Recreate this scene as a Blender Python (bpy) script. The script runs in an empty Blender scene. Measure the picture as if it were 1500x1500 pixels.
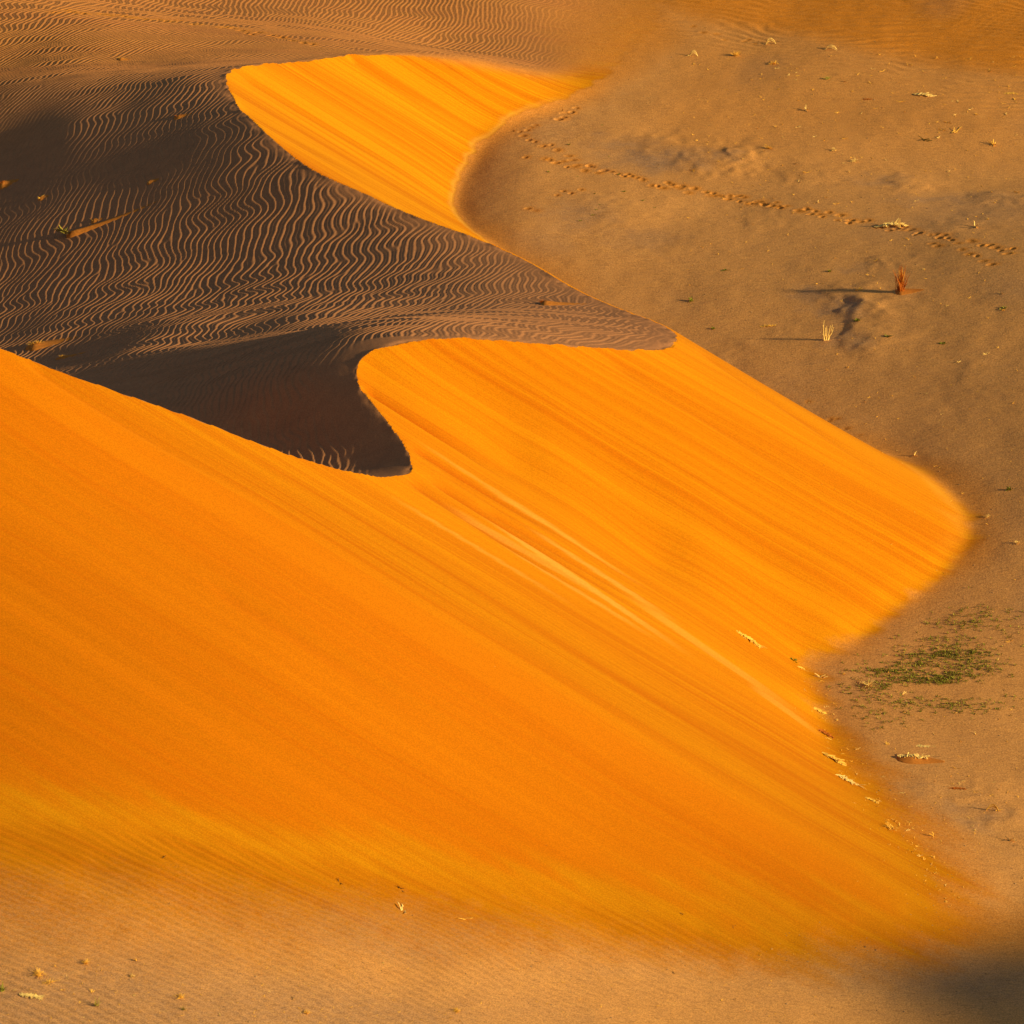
import bpy, math, random
import numpy as np

# ------------------------------------------------------------------ camera, sky, sun
scn = bpy.context.scene
COL = scn.collection
ELEV = math.radians(22.0)          # the camera looks down by this much
DIST = 380.0                       # metres from the camera to the middle of the view
HALF = 30.0 / DIST
D_ = np.array([0.0, math.cos(ELEV), -math.sin(ELEV)])
U_ = np.array([0.0, math.sin(ELEV), math.cos(ELEV)])
CAM = -DIST * D_
cam_data = bpy.data.cameras.new('camera')
cam_data.sensor_width = 36.0
cam_data.angle = 2 * math.atan(HALF)
cam_data.clip_start = 1.0
cam_data.clip_end = 20000.0
cam = bpy.data.objects.new('camera', cam_data)
COL.objects.link(cam)
cam.location = CAM
cam.rotation_euler = (math.pi / 2 - ELEV, 0, 0)
scn.camera = cam

SUN_EL = math.radians(17.0)
SUN_AZ = math.atan2(0.95, -0.31)   # clockwise from +Y
SUN = np.array([math.sin(SUN_AZ) * math.cos(SUN_EL), math.cos(SUN_AZ) * math.cos(SUN_EL), math.sin(SUN_EL)])
world = bpy.data.worlds.new('World')
scn.world = world
world.use_nodes = True
wn = world.node_tree
wn.nodes.clear()
sky = wn.nodes.new('ShaderNodeTexSky')
sky.sky_type = 'NISHITA'
sky.sun_disc = False
sky.sun_elevation = SUN_EL
sky.sun_rotation = SUN_AZ
bg = wn.nodes.new('ShaderNodeBackground')
bg.inputs['Strength'].default_value = 0.065
wo = wn.nodes.new('ShaderNodeOutputWorld')
wn.links.new(sky.outputs[0], bg.inputs[0])
wn.links.new(bg.outputs[0], wo.inputs[0])

sun_data = bpy.data.lights.new('sun', 'SUN')
sun_data.energy = 5.0
sun_data.angle = math.radians(0.7)
sun_data.color = (1.0, 0.79, 0.43)
sun = bpy.data.objects.new('sun', sun_data)
COL.objects.link(sun)
from mathutils import Vector, Matrix
sun.rotation_euler = Vector(SUN).to_track_quat('Z', 'Y').to_euler()
scn.view_settings.view_transform = 'Standard'
scn.view_settings.look = 'None'
scn.view_settings.exposure = 0.55
scn.view_settings.gamma = 1.0
scn.view_settings.use_curve_mapping = False
scn.render.engine = 'CYCLES'

# ------------------------------------------------------------------ numeric helpers
def ray(px, py):
    return D_ + np.array([1.0, 0, 0]) * ((px - 750) / 750 * HALF) + U_ * ((750 - py) / 750 * HALF)

def at(px, py, z=0.0):
    r = ray(px, py)
    return CAM + (z - CAM[2]) / r[2] * r

def sstep(a, b, x):
    t = np.clip((x - a) / (b - a), 0, 1)
    return t * t * (3 - 2 * t)

def softplus(x, k):
    q = x / k
    return np.where(q > 30, x, k * np.log1p(np.exp(np.clip(q, -60, 30))))

class TPS:
    def __init__(s, pts, vals, lam=0.0, sy=1.0):
        s.sc = np.array([1.0, sy]) / 30.0
        P = np.asarray(pts, float)[:, :2] * s.sc
        v = np.asarray(vals, float)
        n = len(P)
        r2 = ((P[:, None] - P[None]) ** 2).sum(-1)
        K = 0.5 * r2 * np.log(r2 + 1e-12) + np.diag(np.broadcast_to(lam, n))
        A = np.zeros((n + 3, n + 3))
        A[:n, :n] = K
        A[:n, n] = 1
        A[:n, n + 1:] = P
        A[n:, :n] = A[:n, n:].T
        s.w = np.linalg.solve(A, np.r_[v, 0, 0, 0])
        s.P = P
    def __call__(s, x, y):
        sh = np.shape(x)
        X = np.stack([np.ravel(x), np.ravel(y)], 1) * s.sc
        n = len(s.P)
        out = s.w[n] + X @ s.w[n + 1:]
        for i in range(n):
            r2 = (X[:, 0] - s.P[i, 0]) ** 2 + (X[:, 1] - s.P[i, 1]) ** 2
            out += s.w[i] * 0.5 * r2 * np.log(r2 + 1e-12)
        return out.reshape(sh)

def cub_mat(coords, x0, step, n):
    """rows of Catmull-Rom weights that take samples x0 + i*step to the given coordinates"""
    t = np.clip((np.asarray(coords) - x0) / step, 0, n - 1.0001)
    i = np.floor(t).astype(int)
    f = t - i
    M = np.zeros((len(t), n), np.float32)
    w = [(-f + 2 * f ** 2 - f ** 3) / 2, (2 - 5 * f ** 2 + 3 * f ** 3) / 2, (f + 4 * f ** 2 - 3 * f ** 3) / 2, (-f ** 2 + f ** 3) / 2]
    r = np.arange(len(t))
    for k in range(4):
        np.add.at(M, (r, np.clip(i + k - 1, 0, n - 1)), w[k])
    return M

NOISE_X0, NOISE_Y0 = -95.0, -130.0
def lattice(seed, sx, sy):
    nx, ny = int(200 / sx) + 4, int(300 / sy) + 4
    return np.random.RandomState(seed).uniform(-1, 1, (ny, nx)).astype(np.float32)
def noise(xs, ys, sx, sy, seed):
    """smooth noise on the grid xs by ys, lattice cells sx by sy metres"""
    L = lattice(seed, sx, sy)
    return cub_mat(ys, NOISE_Y0, sy, L.shape[0]) @ L @ cub_mat(xs, NOISE_X0, sx, L.shape[1]).T

# ------------------------------------------------------------------ the floor of the desert
def bell(d):
    return np.exp(-d * d)

def floor_far(x, y):
    """floor heights at any points: ramps and swells"""
    # bottom left: sand ramp climbing gently to the left in front of the dune
    z = 0.24 * (softplus(-(x - 13.0), 5.0) - softplus(-(x + 22.0), 5.0)) * (0.30 + 0.70 * sstep(-100, -58, y)) * sstep(-30, -40, y) * sstep(-200, -90, x) * sstep(-160, -90, y)
    # hidden hollow behind the dune's back
    z = z - 6.0 * sstep(2, -26, x) * sstep(-46, -14, y) * sstep(150, 90, y)
    # far slope of the next dune, top right
    p0, p1 = at(1000, 40), at(1500, 140)
    d = np.array([p1[0] - p0[0], p1[1] - p0[1]]); d /= np.linalg.norm(d)
    sd = -(x - p0[0]) * d[1] + (y - p0[1]) * d[0]
    z = z + np.minimum(0.055 * softplus(sd, 3.0), 6.0) * sstep(-25, 8, x)
    # the flat climbs gently away from the dune on the right
    z = z + 0.132 * softplus(x - 13.0, 4.0) * sstep(-34, -2, y) * sstep(64, 30, y) * sstep(140, 60, x)
    return z

def on_floor(px, py):
    z = 0.0
    for k in range(10):
        q = at(px, py, z)
        z = float(floor_far(np.array([q[0]]), np.array([q[1]]))[0])
    return q

# small hollows and humps of the flat: pixel, half length along x, half width along y, height
SWELLS = [(1030, 236, 4.2, 2.6, 0.55), (1075, 232, 1.0, 2.0, 0.30), (960, 212, 3.0, 2.0, 0.30),
          (1262, 452, 1.5, 2.6, 0.55), (1215, 432, 1.6, 1.8, 0.30), (1270, 500, 1.6, 2.0, 0.30), (1250, 485, 0.9, 1.0, 0.18),
          (1330, 268, 2.2, 1.6, 0.26), (1450, 292, 4.0, 1.6, 0.30), (1290, 388, 1.7, 1.2, 0.20),
          (905, 315, 3.2, 3.4, 0.28), (1000, 350, 3.2, 3.0, 0.20), (1475, 1200, 2.4, 1.4, 0.24), (1420, 1165, 3.2, 0.9, 0.12),
          (1110, 320, 3.0, 2.4, 0.2), (1380, 470, 5, 4, 0.2), (1120, 520, 4, 4, 0.22), (1180, 255, 3, 2, .2), (1400, 330, 3.5, 2, .22), (1440, 560, 4, 4, .25)]

def floor_grid(xs, ys):
    X, Y = np.meshgrid(xs, ys)
    z = floor_far(X, Y)
    win = (sstep(-70, -55, X) * sstep(75, 60, X) * sstep(-110, -90, Y) * sstep(150, 130, Y))
    z = z + win * (0.16 * noise(xs, ys, 9, 12, 1) + 0.05 * noise(xs, ys, 3.1, 5, 2) + 0.012 * noise(xs, ys, 0.9, 1.6, 3))
    rag1 = noise(xs, ys, 1.1, 1.5, 4) + 0.5 * noise(xs, ys, 0.45, 0.7, 5); rag2 = noise(xs, ys, 1.3, 1.8, 6) + 0.5 * noise(xs, ys, 0.5, 0.8, 7)
    for px, py, a, b, h in SWELLS:
        c = on_floor(px, py)
        u = (X - c[0] + 0.55 * rag1) / a
        v = (Y - c[1] + 0.9 * rag2) / b
        # gentle to the right, steep on the left
        z = z + 0.42 * h * np.exp(-np.where(u < 0, 3.2, 0.6) * u * u - v * v)
    return z

# a surface found from heights and from how squarely the low sun meets it (sine of the grazing angle)
class SlopeTPS(TPS):
    def __init__(s, pts, vals, wts, gpts, gdir, gval, gwt, reg):
        s.sc = np.array([1.0, 1.0]) / 30.0
        A_ = np.asarray(pts, float)[:, :2] * s.sc
        B_ = np.asarray(gpts, float)[:, :2] * s.sc
        P = np.vstack([A_, B_])
        n, m = len(A_), len(P)
        def kern(Q):
            r2 = ((Q[:, None] - P[None]) ** 2).sum(-1) + 1e-9
            return 0.5 * r2 * np.log(r2)
        def dkern(Q, d):
            df = Q[:, None] - P[None]
            r2 = (df ** 2).sum(-1) + 1e-9
            return (df @ d) * (np.log(r2) + 1)
        R1 = np.hstack([kern(A_), np.ones((n, 1)), A_]) * np.asarray(wts)[:, None]
        R2 = np.hstack([dkern(B_, gdir), np.zeros((m - n, 1)), np.tile(gdir, (m - n, 1))]) / 30.0 * 4.0 * gwt
        R3 = np.hstack([np.eye(m), np.zeros((m, 3))]) * reg
        R4 = np.hstack([np.zeros((3, m)), np.eye(3)]) * 1e-4
        R4[:, :m] += np.hstack([np.ones((m, 1)), P]).T * 1.0
        M = np.vstack([R1, R2, R3, R4])
        y = np.r_[np.asarray(vals) * wts, np.asarray(gval) * 4.0 * gwt, np.zeros(m + 3)]
        s.w = np.linalg.lstsq(M, y, rcond=None)[0]
        s.P = P

# ------------------------------------------------------------------ slip faces (S) and windward slopes (W)
REPOSE = 0.62
PAIRS = [((700, 80), (830, 152)), ((560, 78), (742, 188)), ((440, 90), (690, 232)), ((345, 100), (668, 280)),
         ((336, 130), (678, 325)), ((385, 187), (720, 358)), ((480, 258), (800, 430)), ((600, 312), (900, 500)),
         ((722, 358), (1010, 545)), ((850, 427), (1150, 610)), ((985, 500), (1402, 738)), ((960, 513), (1415, 790)),
         ((800, 503), (1370, 850)), ((640, 500), (1290, 905)), ((570, 508), (1240, 940)), ((530, 525), (1195, 960)),
         ((515, 545), (1180, 965)), ((525, 568), (1180, 985)), ((560, 605), (1185, 1010)), ((595, 640), (1190, 1030)),
         ((605, 692), (1200, 1060))]
# the long near crest: pixel and height; and the foot of its face
RIDGE = [((560, 698), 14.2), ((480, 683), 15.6), ((400, 660), 17.0), ((330, 632), 18.2), ((250, 600), 19.5), ((170, 573), 20.8), ((100, 550), 21.9),
         ((0, 505), 23.4), ((-100, 470), 24.6), ((-250, 420), 26.2), ((-450, 360), 28.0), ((-700, 300), 29.5)]
BELLY = [((1000, 1200), 4.6), ((800, 1100), 7.4), ((600, 1000), 10.6), ((400, 900), 14.0)]
LAM_FOOT, LAM_RIDGE, LAM_BELLY = 0.4, 0.1, 0.4
FOOT = [(1212, 1090), (1250, 1140), (1300, 1200), (1350, 1260), (1392, 1310), (1370, 1360), (1280, 1384), (1180, 1384), (1090, 1370), (1000, 1352), (850, 1318), (700, 1292), (550, 1262), (400, 1236), (250, 1212), (100, 1197), (0, 1188), (-120, 1172), (-300, 1150), (-500, 1125)]

def crest_of(pc, T, tr):
    r = ray(*pc)
    w = CAM - T
    a = r[2] ** 2 - tr ** 2 * (r[0] ** 2 + r[1] ** 2)
    b = 2 * (r[2] * w[2] - tr ** 2 * (r[0] * w[0] + r[1] * w[1]))
    c = w[2] ** 2 - tr ** 2 * (w[0] ** 2 + w[1] ** 2)
    q = math.sqrt(max(b * b - 4 * a * c, 0))
    best = None
    for s in (1, -1):
        P = CAM + (-b + s * q) / (2 * a) * r
        if P[2] > T[2] and (best is None or P[2] < best[2]):
            best = P
    return best

sp, sv, crest = [], [], []
for pc, pt in PAIRS:
    T = on_floor(*pt)
    P = crest_of(pc, T, REPOSE)
    crest.append(P)
    for k in (-0.25, 0.0, 0.33, 0.66, 1.0, 1.3):
        q = T + (P - T) * k
        sp.append(q[:2]); sv.append(q[2])
n_face = len(sp)
for pp in FOOT:
    T = on_floor(*pp)
    sp.append(T[:2]); sv.append(T[2])
n_foot = len(sp)
FOOT_X = np.array([on_floor(*pp)[0] for pp in FOOT[7:]])[::-1]
FOOT_Y = np.array([on_floor(*pp)[1] for pp in FOOT[7:]])[::-1]
# far end of the slip face runs out to nothing; the flat stays below zero
for px, py, z in [(880, 125, -0.1), (910, 90, 0.3), (940, 40, 0.5), (960, 0, 0.6), (780, 60, 2.0), (850, 80, 0.9), (850, 20, 1.6), (760, 10, 3.2), (700, 40, 3.6), (600, 30, 5.4), (450, 40, 7.7), (300, 40, 10),
                  (200, 60, 13), (1000, 110, -2.5), (1250, 100, -6), (1500, 100, -8), (1500, 300, -8), (1250, 250, -5), (900, 230, -2.5), (1000, 330, -3), (1200, 400, -5),
                  (1500, 600, -4), (1500, 850, -2.5), (1500, 1000, -5), (1400, 1060, -4), (1500, 1200, -4), (1500, 1320, -2.2), (1600, 1400, -5), (1400, 1440, -1.6),
                  (1200, 1460, -1.6)]:
    q = at(px, py)
    sp.append(q[:2]); sv.append(z)
# in front of the foot of the near slope it dives under the sand ramp
for px, py in [(1090, 1410), (1000, 1400), (850, 1375), (700, 1350), (550, 1325), (400, 1300), (250, 1280), (100, 1265), (0, 1255), (-120, 1240), (-300, 1220), (-480, 1210)]:
    for dy_, dz_ in ((0, -2.0), (70, -4.5), (150, -7.0), (260, -10.0)):
        q = on_floor(px, py + dy_)
        sp.append(q[:2]); sv.append(q[2] + dz_)
n_dive = len(sp)
for pp, z in RIDGE:
    P = at(*pp, z)
    crest.append(P)
    sp.append(P[:2]); sv.append(z)
for pp, z in BELLY:
    P = at(*pp, z)
    sp.append(P[:2]); sv.append(z)
S_f = TPS(sp, sv, np.r_[np.full(n_face, 0.0006), np.full(n_foot - n_face, LAM_FOOT), np.full(n_dive - n_foot, 0.03), np.full(len(RIDGE), LAM_RIDGE), np.full(len(BELLY), LAM_BELLY)])

W_LIT = [(0, 0, .21), (250, 0, .23), (500, 0, .26), (750, 0, .28), (950, 0, .28), (640, 45, .26), (480, 50, .24), (0, 60, .16), (150, 60, .17), (300, 60, .19),
         (200, 100, .10), (0, 100, .08), (320, 90, .10), (100, 130, .05), (280, 130, .02), (0, 150, .00), (180, 160, -.03), (300, 170, -.05), (100, 190, -.07), (250, 215, -.09), (0, 220, -.07), (340, 230, -.05),
         (150, 260, -.09), (0, 280, -.08), (250, 280, -.06), (350, 290, -.02), (430, 260, -.01), (420, 330, .01), (300, 330, -.01), (200, 350, -.01), (80, 370, -.03),
         (520, 340, .02), (620, 380, .03), (720, 420, .05), (800, 440, .07), (880, 470, .09), (930, 490, .10), (550, 430, .02), (650, 460, .03), (740, 480, .04), (400, 420, .01), (300, 420, .00), (150, 420, -.01), (0, 420, -.02),
         (450, 480, .01), (350, 490, .00), (250, 500, .00), (120, 490, -.01), (0, 480, -.03), (300, 525, -.01), (420, 520, -.02), (520, 510, -.02), (200, 535, -.03),
         (480, 545, -.09), (400, 550, -.08), (300, 560, -.08), (220, 570, -.06), (540, 590, -.08), (480, 600, -.11), (400, 605, -.11), (560, 640, -.06), (500, 655, -.10), (590, 670, -.06), (540, 680, -.09), (450, 665, -.12), (400, 645, -.12), (340, 620, -.12), (280, 600, -.12), (220, 580, -.10), (160, 560, -.09), (130, 552, -.09), (200, 582, -.11), (100, 535, -.06),
         (40, 340, -.02), (40, 440, -.01), (200, 390, .00), (250, 450, .00), (60, 490, -.01), (380, 380, .00), (480, 380, .01)]
wv = [P[2] for P in crest]
wp = [P[:2] for P in crest]
W_LIT = [(a_, b_, L + 0.085 + 0.045 * float(np.clip((a_ - 450) / 350, 0, 1)) * 1.7 * (b_ > 330 and b_ < 510) + (-0.01 if L < -0.04 and b_ > 500 else 0)) for a_, b_, L in W_LIT]
gd = np.array([SUN[0], SUN[1]]) / math.cos(SUN_EL)
zs = np.full(len(W_LIT), 5.0)
for it in range(5):
    gp = np.array([at(px, py, z)[:2] for (px, py, L), z in zip(W_LIT, zs)])
    gv = np.array([math.tan(SUN_EL) - L * 1.05 / math.cos(SUN_EL) for px, py, L in W_LIT])
    an = [(at(900, 0)[:2], 0.4), (at(980, 30)[:2], 0.1), (at(860, 112)[:2], 0.05)]
    W_f = SlopeTPS(wp + [q for q, z in an], wv + [z for q, z in an], [3.0] * len(wp) + [1.0] * len(an), gp, gd, gv, 6.0, 0.03)
    zn = W_f(gp[:, 0], gp[:, 1])
    zs = 0.4 * zs + 0.6 * zn
if 'DBG' in globals():
    for (px, py, L), z in zip(W_LIT, zs): print(px, py, L, round(float(z), 2))
    print([(round(float(a - b), 2)) for a, b in zip(W_f(np.array(wp)[:, 0], np.array(wp)[:, 1]), wv)])

CX0, CDX, CNX = -84.0, 0.7, 190
CY0, CDY, CNY = -96.0, 0.9, 270
cx = CX0 + CDX * np.arange(CNX)
cy = CY0 + CDY * np.arange(CNY)
GX, GY = np.meshgrid(cx, cy)
S_c = S_f(GX, GY).astype(np.float32)
W_c = W_f(GX, GY).astype(np.float32)

def coarse(A, xs, ys):
    return cub_mat(ys, CY0, CDY, CNY) @ A @ cub_mat(xs, CX0, CDX, CNX).T

# ------------------------------------------------------------------ wind ripples: a pattern that grows, with forks and breaks
def grow_ripples(ny, nx, lam_px, seed, steps=36, ani=0.55):
    rs = np.random.RandomState(seed)
    ky = np.fft.fftfreq(ny)[:, None]
    kx = np.fft.rfftfreq(nx)[None]
    k2 = (kx ** 2 + ky ** 2) * lam_px ** 2
    cos2 = kx ** 2 / (kx ** 2 + ky ** 2 + 1e-12)
    lin = 0.35 - (k2 - 1) ** 2 - ani * (1 - cos2)
    lin = np.maximum(lin, -30)
    dt = 0.9
    u = np.fft.rfft2(rs.normal(0, 1, (ny, nx)).astype(np.float32)) * np.exp(-((np.sqrt(k2) - 1) / 0.25) ** 2)
    w = np.fft.irfft2(u, (ny, nx)); w *= 0.4 / w.std()
    u = np.fft.rfft2(w)
    for i in range(steps):
        w = np.fft.irfft2(u, (ny, nx))
        u = (u - dt * np.fft.rfft2(w ** 3)) / (1 - dt * lin)
    w = np.fft.irfft2(u, (ny, nx))
    return (w / w.std()).astype(np.float32)

RIP = grow_ripples(1536, 768, 9.0, 5)       # 9 samples to a ripple
def sample_tile(T, u, v):
    """bicubic-free gather with smooth bilinear weights; u, v in samples"""
    ny, nx = T.shape
    i = np.floor(u).astype(np.int64); j = np.floor(v).astype(np.int64)
    fu = (u - i).astype(np.float32); fv = (v - j).astype(np.float32)
    i0 = i % nx; i1 = (i + 1) % nx; j0 = j % ny; j1 = (j + 1) % ny
    return (T[j0, i0] * (1 - fu) + T[j0, i1] * fu) * (1 - fv) + (T[j1, i0] * (1 - fu) + T[j1, i1] * fu) * fv

# ------------------------------------------------------------------ mesh helpers
def spaced(a, b, step, tails_a=(), tails_b=()):
    n = int(round((b - a) / step))
    return np.r_[np.array(tails_a, float), np.linspace(a, b, n + 1), np.array(tails_b, float)]

def grid_mesh(name, xs, ys, Z, keep, mat, normals, attrs, parent=None):
    """keep: bool per cell"""
    ny, nx = Z.shape
    j, i = np.nonzero(keep)
    a = j * nx + i
    quads = np.stack([a, a + 1, a + nx + 1, a + nx], 1)
    used = np.zeros(ny * nx, bool)
    used[quads.ravel()] = True
    remap = np.cumsum(used) - 1
    quads = remap[quads].astype(np.int32)
    X, Y = np.meshgrid(xs, ys)
    co = np.stack([X.ravel()[used], Y.ravel()[used], Z.ravel()[used]], 1).astype(np.float32)
    me = bpy.data.meshes.new(name)
    me.vertices.add(len(co))
    me.vertices.foreach_set('co', co.ravel())
    me.loops.add(len(quads) * 4)
    me.loops.foreach_set('vertex_index', quads.ravel())
    me.polygons.add(len(quads))
    me.polygons.foreach_set('loop_start', np.arange(0, len(quads) * 4, 4, dtype=np.int32))
    me.polygons.foreach_set('use_smooth', np.ones(len(quads), bool))
    me.update(calc_edges=True)
    for k, A in attrs.items():
        at_ = me.attributes.new(k, 'FLOAT', 'POINT')
        at_.data.foreach_set('value', np.ascontiguousarray(np.broadcast_to(A, Z.shape).ravel()[used], dtype=np.float32))
    if normals is not None:
        N = normals.reshape(-1, 3)[used]
        me.normals_split_custom_set_from_vertices(N.tolist())
    me.materials.append(mat)
    o = bpy.data.objects.new(name, me)
    COL.objects.link(o)
    if parent:
        o.parent = parent
    return o

def normals_of(xs, ys, Z):
    gy, gx = np.gradient(Z.astype(np.float64), ys, xs)
    n = np.stack([-gx, -gy, np.ones_like(gx)], -1)
    return n / np.linalg.norm(n, axis=-1, keepdims=True)

# ------------------------------------------------------------------ materials
def nodes_of(name):
    m = bpy.data.materials.new(name)
    m.use_nodes = True
    nt = m.node_tree
    nt.nodes.clear()
    out = nt.nodes.new('ShaderNodeOutputMaterial')
    bs = nt.nodes.new('ShaderNodeBsdfPrincipled')
    bs.inputs['Roughness'].default_value = 0.95
    bs.inputs['Specular IOR Level'].default_value = 0.05
    nt.links.new(bs.outputs[0], out.inputs[0])
    return m, nt, bs

class NB:
    """short hand for node wiring"""
    def __init__(s, nt): s.nt = nt
    def link(s, a, b): s.nt.links.new(a, b)
    def attr(s, n):
        k = s.nt.nodes.new('ShaderNodeAttribute'); k.attribute_name = n
        return k.outputs['Fac']
    def pos(s):
        return s.nt.nodes.new('ShaderNodeNewGeometry').outputs['Position']
    def math(s, op, a, b=None, c=None, clamp=False):
        k = s.nt.nodes.new('ShaderNodeMath'); k.operation = op; k.use_clamp = clamp
        for i, v in enumerate((a, b, c)):
            if v is None: continue
            if isinstance(v, (int, float)): k.inputs[i].default_value = v
            else: s.link(v, k.inputs[i])
        return k.outputs[0]
    def comb(s, x, y, z=0.0):
        k = s.nt.nodes.new('ShaderNodeCombineXYZ')
        for i, v in enumerate((x, y, z)):
            if isinstance(v, (int, float)): k.inputs[i].default_value = v
            else: s.link(v, k.inputs[i])
        return k.outputs[0]
    def noise(s, vec, scale, detail=2.0, rough=0.5, dist=0.0):
        k = s.nt.nodes.new('ShaderNodeTexNoise')
        k.inputs['Scale'].default_value = scale; k.inputs['Detail'].default_value = detail
        k.inputs['Roughness'].default_value = rough; k.inputs['Distortion'].default_value = dist
        s.link(vec, k.inputs['Vector'])
        return k.outputs['Fac']
    def rng(s, v, a, b, c=0.0, d=1.0):
        k = s.nt.nodes.new('ShaderNodeMapRange')
        s.link(v, k.inputs[0])
        for i, q in enumerate((a, b, c, d)): k.inputs[i + 1].default_value = q
        return k.outputs[0]
    def mix(s, f, a, b, mode='MIX'):
        k = s.nt.nodes.new('ShaderNodeMix'); k.data_type = 'RGBA'; k.blend_type = mode
        if isinstance(f, (int, float)): k.inputs[0].default_value = f
        else: s.link(f, k.inputs[0])
        for v, i in ((a, 6), (b, 7)):
            if isinstance(v, tuple): k.inputs[i].default_value = (*v, 1)
            else: s.link(v, k.inputs[i])
        return k.outputs[2]
    def scale(s, v, sx, sy, sz):
        k = s.nt.nodes.new('ShaderNodeMapping')
        k.inputs['Scale'].default_value = (sx, sy, sz)
        s.link(v, k.inputs['Vector'])
        return k.outputs[0]

def sand_material():
    m, nt, bs = nodes_of('sand')
    n = NB(nt)
    P = n.pos()
    loose, crust, u, s_, pale, rust, lag_shade, scar, gold, con, deep = (n.attr(k) for k in ('loose', 'crust', 'streak_u', 'streak_s', 'pale', 'rust', 'lag_shade', 'scar', 'gold', 'con', 'deep'))
    # streaks of avalanched sand: fine across, long down the slope
    v1 = n.comb(u, n.math('MULTIPLY', s_, 0.012))
    k1 = n.noise(v1, 0.32, 3.0, 0.55)
    k2 = n.noise(n.comb(u, n.math('MULTIPLY', s_, 0.010), 3.0), 1.9, 3.0, 0.6)
    k3 = n.noise(n.comb(u, n.math('MULTIPLY', s_, 0.006), 7.0), 9.0, 2.0, 0.6)
    ks = n.math('ADD', n.math('ADD', n.math('MULTIPLY', k1, 0.18), n.math('MULTIPLY', k2, 0.40)), n.math('MULTIPLY', k3, 0.42))
    st = n.rng(ks, 0.41, 0.59)
    st = n.math('ADD', 0.5, n.math('MULTIPLY', n.math('SUBTRACT', st, 0.5), con), None, True)
    org = n.mix(st, (0.43, 0.102, 0.0008), (0.53, 0.190, 0.0016))
    org = n.mix(n.rng(n.noise(n.comb(n.math('MULTIPLY', u, 1.0), n.math('MULTIPLY', s_, 0.03), 11.0), 0.22, 2.0, 0.5), 0.46, 0.66, 0.0, 0.4), org, (0.64, 0.245, 0.003))
    org = n.mix(n.math('MULTIPLY', deep, 0.6), org, (0.56, 0.135, 0.001))  # near face sand redder, and brightened in colour for its weaker sun
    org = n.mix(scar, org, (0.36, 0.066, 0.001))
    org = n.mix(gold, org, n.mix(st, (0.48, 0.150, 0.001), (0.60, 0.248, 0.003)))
    org = n.mix(pale, org, (0.66, 0.32, 0.045))
    grain = n.noise(P, 13.0, 1.0, 0.7)
    big = n.noise(P, 0.16, 4.0, 0.6)
    mid = n.noise(P, 1.1, 3.0, 0.6)
    fl = n.mix(n.rng(big, 0.35, 0.65), (0.57, 0.268, 0.074), (0.63, 0.298, 0.083))
    fl = n.mix(n.rng(mid, 0.40, 0.75, 0.0, 0.5), fl, (0.50, 0.240, 0.080))
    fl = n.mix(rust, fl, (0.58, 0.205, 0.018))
    fl = n.mix(n.rng(n.math('ADD', lag_shade, n.math('MULTIPLY', n.math('SUBTRACT', n.noise(n.scale(P, 1.0, 1.6, 1.0), 3.0, 4.0, 0.75), 0.5), n.math('MULTIPLY', lag_shade, 2.2))), 0.05, 0.95), fl, (0.21, 0.155, 0.115))  # dark lag grains, and the painted shade of swells and corner
    dith = n.noise(P, 5.0, 4.0, 0.75)
    lo = n.rng(n.math('ADD', loose, n.math('MULTIPLY', n.math('SUBTRACT', dith, 0.5), n.math('MULTIPLY', n.math('MULTIPLY', loose, n.math('SUBTRACT', 1.0, loose)), 5.0))), 0.08, 0.92)
    fleck = n.noise(n.scale(P, 0.45, 2.2, 1.0), 2.6, 4.0, 0.72)
    fl = n.mix(n.rng(fleck, 0.54, 0.72, 0.0, 0.55), fl, (0.30, 0.150, 0.050))
    fl = n.mix(n.rng(fleck, 0.46, 0.30, 0.0, 0.35), fl, (0.66, 0.36, 0.10))
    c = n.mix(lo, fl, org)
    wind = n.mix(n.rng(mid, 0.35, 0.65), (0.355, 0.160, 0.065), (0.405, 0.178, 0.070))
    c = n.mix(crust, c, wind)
    gr = n.math('SUBTRACT', 1.0, n.math('MULTIPLY', n.math('MAXIMUM', loose, crust), 0.38))
    c = n.mix(n.math('MULTIPLY', n.rng(grain, 0.36, 0.64), gr), n.mix(gr, c, n.mix(1.0, c, (1.16, 1.16, 1.16), 'MULTIPLY')), n.mix(1.0, c, (0.76, 0.74, 0.72), 'MULTIPLY'))
    n.link(c, bs.inputs['Base Color'])
    # grain relief
    b = nt.nodes.new('ShaderNodeBump')
    b.inputs['Strength'].default_value = 0.35
    b.inputs['Distance'].default_value = 0.10
    hh = n.math('ADD', n.math('MULTIPLY', n.noise(P, 7.0, 3.0, 0.7), 0.5), n.math('MULTIPLY', n.noise(n.scale(P, 0.8, 1.3, 1.0), 1.6, 4.0, 0.65), 1.1))
    hh = n.math('MULTIPLY', hh, n.math('SUBTRACT', 1.0, n.math('MULTIPLY', n.math('MAXIMUM', loose, crust), 0.82)))
    n.link(hh, b.inputs['Height'])
    n.link(b.outputs[0], bs.inputs['Normal'])
    return m

SAND = sand_material()

# ------------------------------------------------------------------ terrain
def lookup(A, x, y):
    u = min(max((x - CX0) / CDX, 0), CNX - 1.001); v = min(max((y - CY0) / CDY, 0), CNY - 1.001)
    i, j = int(u), int(v); u -= i; v -= j
    return float((A[j, i] * (1 - u) + A[j, i + 1] * u) * (1 - v) + (A[j + 1, i] * (1 - u) + A[j + 1, i + 1] * u) * v)

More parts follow.
